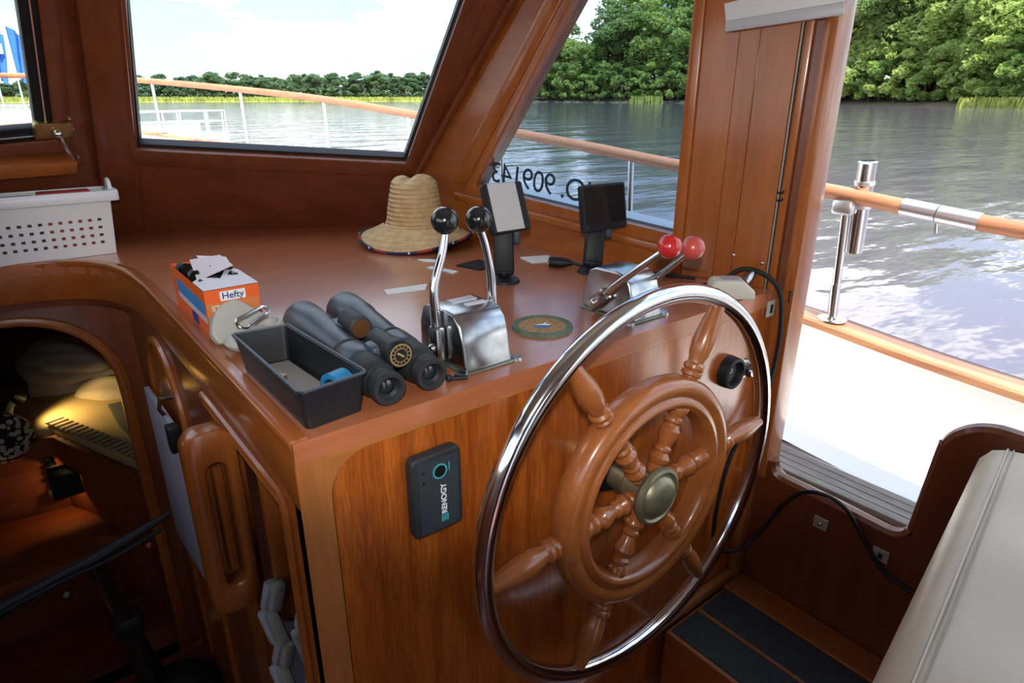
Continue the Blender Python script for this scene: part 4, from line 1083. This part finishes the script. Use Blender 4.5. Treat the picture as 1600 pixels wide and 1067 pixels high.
def blob(cx, cy, z0, rx, ry, h, seed, n=32, m=18):
    b = NB(); rnd = random.Random(seed)
    ph = [rnd.uniform(0, 6.28) for _ in range(6)]
    V = []
    for i in range(m + 1):
        t = i / m
        r = 1 - (1 - t) ** 2 if t < 1 else 1
        row = []
        for k in range(n):
            a = 2 * pi * k / n
            q = 1 + 0.10 * sin(2 * a + ph[0]) + 0.06 * sin(3 * a + ph[1]) + 0.03 * sin(7 * a + ph[2])
            x = rx * t * q * cos(a); y = ry * t * q * sin(a)
            zz = h * (1 - t ** 4) ** 0.6 * (1 + 0.16 * sin(x * 26 + ph[3]) * sin(y * 13 + ph[4]) + 0.10 * sin(x * 40 + y * 55 + ph[5]))
            row.append(b.verts.new((cx + x, cy + y, z0 + zz)))
        V.append(row)
    for i in range(m):
        for k in range(n):
            b.faces.new((V[i][k], V[i][(k + 1) % n], V[i + 1][(k + 1) % n], V[i + 1][k])) if i > 0 else None
    c = V[0][0]
    for k in range(n):
        b.faces.new((c, V[1][k], V[1][(k + 1) % n]))
    b.faces.new(V[m][::-1])
    bmesh.ops.delete(b, geom=[v for v in b.verts if not v.link_faces], context='VERTS')
    bmesh.ops.recalc_face_normals(b, faces=b.faces)
    return b
for k_, (sx_, z_) in enumerate(((1.0, 0.0), (0.94, 0.045), (0.86, 0.085))):
    obj('fold', blob(-0.10 + 0.01 * k_, 2.76, -0.814 + z_, 0.25 * sx_, 0.33 * sx_, 0.055, 3 + k_), CLOTH, bl, smooth=60)
obj('fold', blob(0.06, 2.42, -0.814, 0.20, 0.16, 0.055, 5), CLOTH, bl, smooth=60)
for k, (c_, dx) in enumerate(((NAVYI, 0.0), (RD, -0.03), (NAVYI, 0.03))):
    obj('embroidery', box(-0.014, 0.014, -0.012, 0.012, 0, 0.004, 0.001, 1, T(-0.055 + dx, 2.58 - 0.02 * k, -0.690) @ R(18, 'X')), c_, bl)
rod = obj('black_rod', tube([(0.012, 2.36, -0.806), (0.034, 1.88, -0.806)], 0.008, 8), BLACK)
tag(rod, 'thin black rod lying across the lit mattress', 'rod')
gc = obj('blue_grey_cloth', prism([(-0.045, 2.24), (0.045, 2.23), (0.060, 1.73), (-0.010, 1.80), (-0.040, 2.0)], -0.8145, -0.809, None, 0.002), plain('blue_grey_cloth', (0.10, 0.12, 0.11), 0.9))
tag(gc, 'dull blue-grey cloth lying on the right of the mattress', 'cloth')
bbn = obj('black_bundle', blob(-0.47, 2.62, -0.814, 0.17, 0.20, 0.12, 9), plain('black_fabric', (0.012, 0.012, 0.014), 0.9), smooth=60)
tag(bbn, 'black fabric bundle behind the reading lamp', 'bundle')
pw = thing('patterned_pillow', 'black and white patterned pillow at the left end of the berth lip', 'pillow', (-0.40, 2.14, -0.86))
def pillowmat():
    m, t, b = newmat('leaf_print')
    co = t.nodes.new('ShaderNodeTexCoord'); v = t.nodes.new('ShaderNodeTexVoronoi')
    v.inputs['Scale'].default_value = 48
    r = t.nodes.new('ShaderNodeValToRGB')
    r.color_ramp.elements[0].position = 0.46; r.color_ramp.elements[1].position = 0.54
    r.color_ramp.elements[0].color = (0.5, 0.5, 0.44, 1); r.color_ramp.elements[1].color = (0.012, 0.013, 0.014, 1)
    t.links.new(co.outputs['Object'], v.inputs['Vector']); t.links.new(v.outputs['Distance'], r.inputs[0]); t.links.new(r.outputs[0], b.inputs['Base Color'])
    b.inputs['Roughness'].default_value = 0.9
    return m
obj('pillow_body', ball((-0.405, 2.135, -0.80), 0.105, sc=(1.0, 0.55, 0.95), n=24), pillowmat(), pw)
lam = thing('reading_lamp', 'small brass reading lamp with a bent arm in the fore cabin', 'lamp', (-0.345, 2.27, -0.815))
obj('foot', lathe([(0, 0.012), (0.03, 0.010), (0.035, 0)], 20, T(-0.36, 2.27, -0.814)), BRASS, lam)
obj('arm', tube(smoothpath([(-0.36, 2.27, -0.805), (-0.365, 2.27, -0.765), (-0.350, 2.26, -0.725), (-0.325, 2.25, -0.705)], 5), [0.009] * 4 + [0.012] * 8 + [0.015] * 4, 8), OFFW, lam)
obj('shade', lathe([(0.008, 0.03), (0.022, 0.025), (0.034, 0.0), (0.036, -0.012), (0.033, -0.012), (0.030, 0.0), (0.018, 0.02)], 24, T(-0.315, 2.25, -0.70) @ R(-55, 'Y'), caps=False), BRASS, lam)
pl_ = bpy.data.lights.new('reading_lamp_light', 'SPOT')
pl_.energy = 2.3; pl_.color = (1.0, 0.66, 0.26); pl_.shadow_soft_size = 0.02; pl_.spot_size = rad(120); pl_.spot_blend = 0.6
plo = bpy.data.objects.new('reading_lamp_light', pl_); COL.objects.link(plo)
plo.location = (-0.268, 2.245, -0.700); plo.rotation_euler = Vector((0.60, -0.05, -0.50)).to_track_quat('-Z', 'Y').to_euler()
# step below the berth, plus an added glow light and its shield
stp = thing('cabin_step', 'wooden step below the berth glowing in orange light', 'step', (-0.25, 1.95, -1.4))
obj('tread', prism([(-0.90, 1.72), (-0.28, 1.72), (-0.08, 1.80), (-0.255, 2.12), (-0.92, 2.20)], -1.19, -1.15, None, 0.006), MW['matte'], stp)
obj('riser', prism([(-0.88, 1.74), (-0.28, 1.74), (-0.11, 1.81), (-0.28, 2.08), (-0.90, 2.16)], -1.398, -1.19), MW['dark'], stp)
cl = bpy.data.lights.new('step_glow_light', 'POINT'); cl.energy = 0.30; cl.color = (1.0, 0.5, 0.16); cl.shadow_soft_size = 0.015  # unseen source added for the orange glow on the step
clo = bpy.data.objects.new('step_glow_light', cl); COL.objects.link(clo); clo.location = (-0.25, 2.04, -1.0)
cy = thing('glow_light_shield', 'small black shield added under the berth lip to hide the step glow light', 'lamp', (-0.19, 2.02, -1.0))  # added shield that keeps the glow light out of view
obj('shield_front', box(-0.30, -0.20, 2.000, 2.006, -1.05, -0.955, 0.002, 1), BLACK, cy)
obj('shield_top', box(-0.30, -0.20, 2.006, 2.10, -0.962, -0.955, 0.002, 1), BLACK, cy)
hb = thing('dark_hanging_charm', 'dark knobbly ornament hanging on the berth front', 'ornament', (-0.275, 2.13, -1.06))
b = NB()
for k in range(6):
    ball((-0.285 + 0.004 * (k % 2), 2.118, -0.93 - k * 0.022), 0.015, bm=b, sc=(1.3, 0.7, 0.9), n=10)
obj('beads', b, plain('charm_dark', (0.06, 0.06, 0.04), 0.4, 0.4), hb)
obj('charm_plate', box(-0.315, -0.255, 2.105, 2.125, -1.085, -1.055, 0.004), plain('charm_plate', (0.05, 0.05, 0.035), 0.5), hb)
# black stand
sd2 = thing('folded_black_stand', 'folded black metal stand with a crossbar in the dark companionway', 'stand', (-0.15, 1.06, -1.36))
obj('crossbar', tube([(-0.50, 1.08, -0.822), (-0.25, 1.08, -0.765), (-0.03, 1.08, -0.700)], [0.022, 0.017, 0.010], 10), BLACKM, sd2)
obj('cable', tube(smoothpath([(-0.46, 1.05, -0.80), (-0.30, 1.045, -0.765), (-0.18, 1.05, -0.755), (-0.06, 1.05, -0.72)], 5), 0.006, 6), BLACK, sd2)
obj('post', tube([(-0.225, 1.07, -0.77), (-0.185, 1.07, -1.06), (-0.17, 1.07, -1.20)], [0.022, 0.026, 0.036], 12), GLOSSBLK, sd2)
obj('clamp', box(-0.225, -0.155, 1.04, 1.10, -1.03, -0.96, 0.012), BLACK, sd2)
obj('hub', lathe([(0, 0.0), (0.13, 0.0), (0.128, 0.06), (0.10, 0.12), (0.05, 0.15), (0, 0.155)], 28, T(-0.11, 1.02, -1.358)), BLACK, sd2)
for q in ((-0.10, 1.03, -0.745), (-0.30, 1.03, -0.80)):
    obj('button', ball(q, 0.008, n=10), plain('btn%d' % int(q[0] * -100), (0.35, 0.08, 0.08) if q[0] > -0.2 else (0.12, 0.12, 0.12), 0.4), sd2)
# ================================================================== the boat outside
RL = [(1.70, -2.6, 0.00), (1.70, -1.2, 0.045), (1.70, -0.26, 0.092), (1.70, 0.26, 0.137), (1.70, 0.75, 0.163), (1.70, 1.18, 0.199), (1.70, 1.74, 0.240), (1.655, 2.5, 0.300), (1.49, 3.35, 0.378), (1.245, 4.2, 0.440), (0.82, 5.3, 0.512), (0.38, 6.05, 0.546), (0.07, 6.42, 0.556)]
RS = smoothpath(RL, 8)
RP = [Vector((0.14 - p.x, p.y, p.z)) for p in RS]
def at_y(y):
    for a, b in zip(RS, RS[1:]):
        if a.y <= y <= b.y:
            return a + (b - a) * ((y - a.y) / (b.y - a.y + 1e-9))
    return RS[-1]
CH = 0.372                                                                      # rail height above the cap
hr = thing('handrail', 'varnished wooden handrail on steel stanchions around the bow', 'rail', (1.70, 0.14, -0.26))
n1 = [p for p in RS if p.y < -0.36]; n2 = [p for p in RS if p.y > -0.10]
j0, j1 = at_y(-0.16), at_y(0.015)
obj('wooden_rail', tube([p for p in RS if p.y < -0.16] + [j0], 0.021, 12), MW['rail'], hr)
obj('wooden_rail', tube([j1] + [p for p in RS if p.y > 0.015] + RP[::-1], 0.021, 12), MW['rail'], hr)
jm = (j0 + j1) / 2
sl = obj('rail_sleeve', tube([j0 + (j0 - j1) * 0.05, jm + (j0 - jm) * 0.02], 0.0235, 14), ALU, hr)
obj('rail_sleeve', tube([jm - (j0 - jm) * 0.02, j1], 0.0235, 14), ALU, hr)
obj('sleeve_pin', tube([jm + Vector((0, 0, -0.02)), jm + Vector((0, -0.004, -0.05))], 0.004, 8), STEEL, sl)
for y in (-1.6, 0.165, 0.99, 1.80, 2.56, 3.33, 4.17, 5.12, 5.9):
    p = at_y(y)
    for side in (0, 1):
        if side and y < 3:
            continue
        q = Vector((0.14 - p.x if side else p.x, p.y, p.z))
        foot = Vector((q.x, q.y - 0.02, q.z - CH))
        s_ = obj('stanchion', tube([foot, q], 0.0115, 12), STEEL, hr)
        obj('stanchion_base', lathe([(0, 0.010), (0.020, 0.010), (0.022, 0.004), (0.042, 0.004), (0.042, 0)], 16, T(*foot)), STEEL, s_)
p = at_y(0.165)
obj('clamp', box(-0.018, 0.018, -0.030, 0.030, -0.055, -0.012, 0.010, 2, T(p.x - 0.012, p.y, p.z)), ALU, hr)
obj('lower_sleeve', tube([(p.x, p.y - 0.019, p.z - CH + 0.01), (p.x, p.y - 0.013, p.z - CH + 0.11)], 0.014, 12), STEEL, hr)
rh = thing('rod_holder', 'stainless steel tube rod holder clamped to the handrail', 'rod holder', (1.72, 0.13, -0.09))
MR_ = T(p.x + 0.035, p.y - 0.030, p.z - 0.165) @ R(-4, 'Y')
obj('holder_tube', lathe([(0.020, 0.0), (0.024, 0.0), (0.024, 0.255), (0.026, 0.258), (0.020, 0.262), (0.020, 0.0)], 24, MR_, caps=False), STEEL, rh)
for z in (0.130, 0.195):
    obj('band', lathe([(0.0245, z), (0.027, z), (0.027, z + 0.010), (0.0245, z + 0.010), (0.0245, z)], 24, MR_, caps=False), ALU, rh)
# cap rail, bulwark, deck, hull
def sheet(lines):
    b = NB()
    V = [[b.verts.new(q) for q in ln] for ln in lines]
    for a, c in zip(V, V[1:]):
        for i in range(len(a) - 1):
            b.faces.new((a[i], a[i + 1], c[i + 1], c[i]))
    bmesh.ops.recalc_face_normals(b, faces=b.faces)
    return b
def off(P, dx, dz):
    out = []
    for i, p_ in enumerate(P):
        tg = (P[min(i + 1, len(P) - 1)] - P[max(i - 1, 0)]); tg.z = 0; tg.normalize()
        nrm = Vector((tg.y, -tg.x, 0))
        out.append(p_ + nrm * dx + Vector((0, 0, dz)))
    return out
hu = thing('boat_hull', 'white hull and deck of the boat with a worn varnished cap rail', 'hull', (0.07, 0.5, -1.6))
prof = [(-0.050, 0.0), (-0.050, -0.018), (0.052, -0.018), (0.052, 0.0), (0.045, 0.006), (-0.043, 0.006), (-0.050, 0.0)]
obj('cap_rail', sheet([off(RS, dx, -CH + dz - 0.006) for dx, dz in prof]), MW['caprail'], hu)
obj('cap_rail', sheet([[Vector((0.14 - v.x, v.y, v.z)) for v in off(RS, dx, -CH + dz - 0.006)] for dx, dz in prof]), MW['caprail'], hu)
obj('rub_strip', tube(off(RS, 0.050, -CH - 0.012), 0.012, 8), BLACKM, hu)
DK = 0.19
obj('bulwark', sheet([off(RS, 0.035, -CH - 0.02), off(RS, 0.035, -CH - 1.4), off(RS, -0.036, -CH - 1.4), off(RS, -0.036, -CH - 0.02)]), GELCOAT, hu)
obj('bulwark', sheet([[Vector((0.14 - v.x, v.y, v.z)) for v in off(RS, dx, dz)] for dx, dz in ((0.035, -CH - 0.02), (0.035, -CH - 1.4), (-0.036, -CH - 1.4), (-0.036, -CH - 0.02))]), GELCOAT, hu)
# side deck and foredeck
sd_s = [p_ for p_ in RS if p_.y <= 3.75]
obj('side_deck', sheet([off(sd_s, -0.03, -CH - DK), [Vector((1.245 if p_.y < 0.6 else 1.205 if p_.y < 2 else 1.205 - (p_.y - 2) * 0.22, p_.y, p_.z - CH - DK + 0.01)) for p_ in sd_s]]), GELCOAT, hu)
fd_s = [p_ for p_ in RS if p_.y >= 3.64]
obj('foredeck', sheet([off(fd_s, -0.03, -CH - DK * 0.8), [Vector((0.07, p_.y, p_.z - CH - DK * 0.8 + 0.04)) for p_ in fd_s], [Vector((0.14 - q.x, q.y, q.z)) for q in off(fd_s, -0.03, -CH - DK * 0.8)]]), GELCOAT, hu)
obj('trunk_cabin', prism([(-1.06, 1.62), (1.20, 1.62), (0.86, 3.5), (0.5, 4.1), (-0.36, 4.1), (-0.72, 3.5)], -0.065, 0.02, None, 0.02), GELCOAT, hu)
for k in range(4):
    obj('threshold_plank', box(1.128 + 0.028 * k, 1.1535 + 0.028 * k, -1.6, 0.02, -0.475, -0.446 - 0.001 * k, 0.002, 1), MW['grey'], hu)
obj('cabin_side', box(1.10, 1.126, -2.6, 0.02, -1.5, -0.46), GELCOAT, hu)
obj('deck_edge', box(1.241, 1.26, -2.6, 0.6, -0.60, -0.452), GELCOAT, hu)

# ================================================================== river, banks, trees, other boats
def watermat():
    m, t, b = newmat('river_water')
    b.inputs['Base Color'].default_value = (0.12, 0.105, 0.13, 1)
    b.inputs['Roughness'].default_value = 0.06
    b.inputs['IOR'].default_value = 1.33
    co = t.nodes.new('ShaderNodeTexCoord')
    last = None
    for sc, st_, d in (((0.16, 0.5, 1), 0.22, 0.50), ((0.8, 2.2, 1), 0.26, 0.10)):
        mpn = t.nodes.new('ShaderNodeMapping'); mpn.inputs['Scale'].default_value = sc; mpn.inputs['Rotation'].default_value = (0, 0, rad(-50))
        n = t.nodes.new('ShaderNodeTexNoise'); n.inputs['Scale'].default_value = 1.0; n.inputs['Detail'].default_value = 3
        bp = t.nodes.new('ShaderNodeBump'); bp.inputs['Strength'].default_value = st_; bp.inputs['Distance'].default_value = d
        t.links.new(co.outputs['Object'], mpn.inputs[0]); t.links.new(mpn.outputs[0], n.inputs['Vector']); t.links.new(n.outputs['Fac'], bp.inputs['Height'])
        if last:
            t.links.new(last.outputs[0], bp.inputs['Normal'])
        last = bp
    t.links.new(last.outputs[0], b.inputs['Normal'])
    return m
WZ = -1.5
b = NB()
bmesh.ops.create_grid(b, x_segments=4, y_segments=4, size=2500)
wtr = obj('river', b, watermat(), smooth=0, kind='stuff')
wtr.location.z = WZ
tag(wtr, 'rippled brown and blue river water', 'water')
CX, CY = camo.location.x, camo.location.y
def polar(az, d):
    return CX + d * sin(rad(az)), CY + d * cos(rad(az))
def px2az(px):
    return 38.374 + math.degrees(math.atan((px - 800) / 1070.7))
GRASSM = plain('marsh_grass', (0.30, 0.34, 0.07), 0.9, noise=0.3, nscale=0.3)
BANKM = plain('bank_earth', (0.10, 0.085, 0.045), 0.95, noise=0.3, nscale=0.2)
def leafmat(name, c, d):
    m, t, b = newmat(name)
    oi = t.nodes.new('ShaderNodeObjectInfo'); co = t.nodes.new('ShaderNodeTexCoord')
    n = t.nodes.new('ShaderNodeTexNoise'); n.inputs['Scale'].default_value = 0.35; n.inputs['Detail'].default_value = 4
    t.links.new(co.outputs['Object'], n.inputs['Vector'])
    ad_ = t.nodes.new('ShaderNodeMath'); ad_.operation = 'MULTIPLY_ADD'; ad_.inputs[1].default_value = 0.45
    t.links.new(oi.outputs['Random'], ad_.inputs[0]); 
    sb = t.nodes.new('ShaderNodeMath'); sb.operation = 'SUBTRACT'; sb.inputs[1].default_value = 0.22
    t.links.new(n.outputs['Fac'], sb.inputs[0]); t.links.new(sb.outputs[0], ad_.inputs[2])
    r = t.nodes.new('ShaderNodeValToRGB')
    r.color_ramp.elements[0].position = 0.25; r.color_ramp.elements[1].position = 0.75
    r.color_ramp.elements[0].color = (*d, 1); r.color_ramp.elements[1].color = (*c, 1)
    t.links.new(ad_.outputs[0], r.inputs[0]); t.links.new(r.outputs[0], b.inputs['Base Color'])
    b.inputs['Roughness'].default_value = 0.7
    b.inputs['Specular IOR Level'].default_value = 0.2
    tl = t.nodes.new('ShaderNodeBsdfTranslucent'); ms = t.nodes.new('ShaderNodeMixShader'); ms.inputs[0].default_value = 0.42
    t.links.new(r.outputs[0], tl.inputs[0]); t.links.new(b.outputs[0], ms.inputs[1]); t.links.new(tl.outputs[0], ms.inputs[2])
    t.links.new(ms.outputs[0], t.nodes['Material Output'].inputs[0])
    return m
LEAF = leafmat('leaves', (0.48, 0.58, 0.17), (0.22, 0.34, 0.09))
LEAFD = leafmat('dark_leaves', (0.34, 0.44, 0.15), (0.16, 0.25, 0.08))
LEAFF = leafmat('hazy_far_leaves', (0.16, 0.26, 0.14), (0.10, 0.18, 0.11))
BARK = plain('bark', (0.10, 0.075, 0.055), 0.9)
def crown(seed, h, rw, lo, nclump, per, leaf):
    rnd = random.Random(seed)
    vs, fs = [], []
    for c in range(nclump):
        f = rnd.random() ** 0.8
        z = lo * h + (1 - lo) * h * f
        prof_ = math.sin(pi * min(0.98, 0.22 + 0.70 * f)) ** 0.7
        a = rnd.uniform(0, 2 * pi); rr = rw * prof_ * rnd.uniform(0.25, 1.0)
        cx, cy_, r = rr * cos(a), rr * sin(a), rnd.uniform(0.10, 0.19) * h * (0.55 + 0.5 * prof_) * 0.75
        for _ in range(per):
            u = Vector((rnd.gauss(0, 1), rnd.gauss(0, 1), rnd.gauss(0, 1))).normalized() * (r * rnd.uniform(0.75, 1.05))
            p_ = Vector((cx + u.x, cy_ + u.y, z + u.z * 0.65))
            s_ = leaf * rnd.uniform(0.6, 1.3)
            d1 = Vector((rnd.uniform(-1, 1), rnd.uniform(-1, 1), rnd.uniform(-0.5, 0.5))).normalized() * s_
            d2 = Vector((rnd.uniform(-1, 1), rnd.uniform(-1, 1), rnd.uniform(-1, 1))).normalized() * s_ * 0.7
            k = len(vs)
            vs += [p_ - d1, p_ - d2 * 0.8, p_ + d1, p_ + d2]
            fs.append((k, k + 1, k + 2, k + 3))
    me = bpy.data.meshes.new('crown'); me.from_pydata([tuple(v) for v in vs], [], fs); me.update()
    return me
def trunkmesh(h, r):
    b = tube([(0, 0, -0.5), (0.1 * r, 0, h * 0.4), (-0.3 * r, 0.2 * r, h * 0.85)], [r, r * 0.8, r * 0.3], 7)
    me = bpy.data.meshes.new('trunk'); b.to_mesh(me); b.free(); me.materials.append(BARK)
    return me
VAR = []
for i, (h, rw, lo, nc, per, lf, mat) in enumerate(((22, 6.0, 0.18, 34, 150, 0.55, LEAF), (26, 5.0, 0.30, 30, 150, 0.5, LEAF), (18, 6.5, 0.10, 34, 150, 0.55, LEAFD), (24, 4.2, 0.42, 22, 150, 0.5, LEAFD), (7, 4.0, 0.08, 18, 120, 0.40, LEAF))):
    me = crown(40 + i, h, rw, lo, nc, per, lf); me.materials.append(mat)
    VAR.append((me, trunkmesh(h, 0.018 * h)))
def tree(kind, px, d, s, label, group, name, sz=1.0):
    x, y = polar(px2az(px), d)
    o = thing(name, label, 'tree', (x, y, WZ + (0.35 if d < 280 else 0.1)), (0, 0, random.uniform(0, 360)), group)
    o.scale = (s, s, s * sz)
    for nm, me in zip(('crown', 'trunk'), VAR[kind]):
        c = bpy.data.objects.new(nm, me); COL.objects.link(c); c.parent = o
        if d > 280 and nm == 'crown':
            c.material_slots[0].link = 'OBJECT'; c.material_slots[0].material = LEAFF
def shore(px):
    """distance of the waterline along a sight line"""
    return 238 - (px - 830) * 0.105 if px < 1330 else 185 - (px - 1330) * 0.13
rnd = random.Random(11)
# big trees along the starboard bank
for px in range(770, 1720, 21):
    d = shore(px) + rnd.uniform(3, 8)
    tree(4, px + rnd.uniform(-6, 6), d, rnd.uniform(1.1, 1.7), 'low bushy shrub along the waterline of the near wooded bank', 'bank shrubs', 'bank_shrub')
for i, px in enumerate(range(780, 1700, 26)):
    d = shore(px) + rnd.uniform(9, 16)
    hpx = 80 if px < 950 else (118 if px < 1110 else (165 if px < 1540 else 120))
    k = rnd.choice((0, 2, 0, 1)); H = (22, 26, 18, 24)[k]
    tree(k, px + rnd.uniform(-8, 8), d, hpx * rnd.uniform(0.8, 0.98) * d / 1000 / H, 'leafy tree in the front row of the near wooded bank', 'front row bank trees', 'leafy_tree')
for i, px in enumerate(range(770, 1700, 30)):
    d = shore(px) + rnd.uniform(20, 34)
    hpx = (70 if px < 940 else 140) if px < 1110 else (205 if px < 1530 else (120 if px < 1575 else 150))
    k = rnd.choice((1, 3, 0)); H = (22, 26, 18, 24)[k]
    tree(k, px + rnd.uniform(-8, 8), d, hpx * rnd.uniform(0.86, 1.0) * d / 1000 / H, 'tall tree in the back row of the near wooded bank', 'back row bank trees', 'tall_tree')
for px in range(770, 1700, 24):
    tree(4, px + rnd.uniform(-6, 6), shore(px) + rnd.uniform(36, 44), rnd.uniform(2.0, 2.6), 'tall undergrowth behind the trees of the near wooded bank', 'bank undergrowth', 'undergrowth_bush')
tree(3, 882, shore(882) + 22, 118 * 0.25 / 24, 'lone thin pine standing above the low trees by the raked post', None, 'lone_pine')
# land under them
def land(name, label, px0, px1, step, dfn, depth, h, mat, rise=0.6):
    a = []; c = []; e_ = []
    for px in range(px0, px1 + 1, step):
        d = dfn(px)
        a.append(Vector((*polar(px2az(px), d), WZ - 0.05))); c.append(Vector((*polar(px2az(px), d + 2.0), WZ + h))); e_.append(Vector((*polar(px2az(px), d + depth), WZ + h + rise)))
    o = obj(name, sheet([a, c, e_]), mat, kind='structure', smooth=0)
    o['label'] = label
land('ground_near_bank', 'low earth bank under the near trees', 740, 1900, 30, shore, 60, 0.5, BANKM, 6.0)
gr = []
def grassband(name, label, pxs, dfn, hgt, n, seed):
    rn = random.Random(seed); vs, fs = [], []
    for _ in range(n):
        px = rn.uniform(*pxs); d = dfn(px) + rn.uniform(0.5, 5)
        x, y = polar(px2az(px), d); w = rn.uniform(0.25, 0.6); hh = hgt * rn.uniform(0.6, 1.1)
        a = rn.uniform(0, pi); k = len(vs)
        vs += [(x - w * cos(a), y - w * sin(a), WZ), (x + w * cos(a), y + w * sin(a), WZ), (x + rn.uniform(-.3, .3), y, WZ + hh)]
        fs.append((k, k + 1, k + 2))
    me = bpy.data.meshes.new(name); me.from_pydata(vs, [], fs); me.materials.append(GRASSM)
    o = bpy.data.objects.new(name, me); COL.objects.link(o); tag(o, label, 'grass', None, 'stuff')
grassband('reed_patch', 'yellow-green reeds at the right end of the near bank', (1500, 1720), lambda p_: shore(p_) - 5, 1.8, 2500, 3)
grassband('reed_patch', 'patch of pale reeds at the waterline behind the side window', (985, 1035), lambda p_: shore(p_) - 3, 2.2, 500, 4)
far = lambda px: 285.0
land('ground_far_bank', 'flat marsh on the far shore ahead', -150, 760, 35, far, 120, 0.5, GRASSM)
grassband('marsh_grass', 'bright green marsh grass along the far shore', (-120, 740), far, 1.9, 9000, 5)
for i, px in enumerate(range(-40, 720, 6)):
    hpx = 26 + 12 * (px / 700) + rnd.uniform(-4, 4)
    k = rnd.choice((0, 2, 4, 4)); H = (22, 26, 18, 24, 9)[k]
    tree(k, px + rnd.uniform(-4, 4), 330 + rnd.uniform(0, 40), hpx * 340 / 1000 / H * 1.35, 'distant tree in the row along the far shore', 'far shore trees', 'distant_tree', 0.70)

# small white moored boat with railings ahead
def moored(name, label, px, d, L, heading):
    x, y = polar(px2az(px), d)
    t = thing(name, label, 'boat', (x, y, WZ), (0, 0, heading))
    w = L * 0.17
    pl = [(-L / 2, -w), (L * 0.2, -w), (L * 0.4, -w * 0.6), (L / 2, 0), (L * 0.4, w * 0.6), (L * 0.2, w), (-L / 2, w)]
    obj('hull', prism(pl, -0.2, 0.75, None, 0.05), GELCOAT, t, world=False)
    obj('cabin', prism([(-L * 0.3, -w * 0.7), (L * 0.15, -w * 0.7), (L * 0.25, 0), (L * 0.15, w * 0.7), (-L * 0.3, w * 0.7)], 0.75, 1.15, None, 0.05), GELCOAT, t, world=False)
    pr = [Vector((px_ * 0.96, py_ * 0.94, 1.45)) for px_, py_ in pl]
    obj('guard_rail', tube(pr, 0.03, 6, True), WHITEP, t, world=False)
    obj('guard_rail', tube([v - Vector((0, 0, 0.32)) for v in pr], 0.022, 6, True), WHITEP, t, world=False)
    for v in pr + [(pr[0] + pr[1]) / 2, (pr[5] + pr[6]) / 2, (pr[0] + pr[1] * 2) / 3]:
        obj('post', tube([(v.x, v.y, 0.7), (v.x, v.y, 1.45)], 0.024, 6), WHITEP, t, world=False)
    return t
moored('moored_motorboat', 'white moored boat with guard rails ahead of the bow', 258, 24, 4.2, 20)
mo2 = moored('moored_flag_boat', 'white moored boat flying two blue flags beyond the centre windscreen', 18, 46, 8.0, 35)
BF = plain('blue_flag', (0.03, 0.16, 0.55), 0.8)
for k, (fx, top) in enumerate(((-0.55, 5.6), (0.75, 5.6))):
    fp = obj('flag_pole', tube([(fx, 0.2 * k, 0.7), (fx, 0.2 * k, top)], 0.04, 6), WHITEP, mo2, world=False)
    b = NB()
    V = [[b.verts.new((fx + 0.06 + 0.85 * j / 8 * (1 - 0.35 * i / 8), 0.2 * k + 0.10 * sin(j * 1.3 + i * 0.4), top - 0.1 - 2.6 * i / 8 - 0.55 * j / 8)) for j in range(9)] for i in range(9)]
    for i in range(8):
        for j in range(8):
            b.faces.new((V[i][j], V[i][j + 1], V[i + 1][j + 1], V[i + 1][j]))
    fg = obj('flag', b, BF, mo2, world=False)
    if k == 0:
        obj('flag_patch', box(fx + 0.30, fx + 0.62, -0.16, -0.12, top - 1.6, top - 1.1, 0, M=None), WHITEI, fg, world=False)
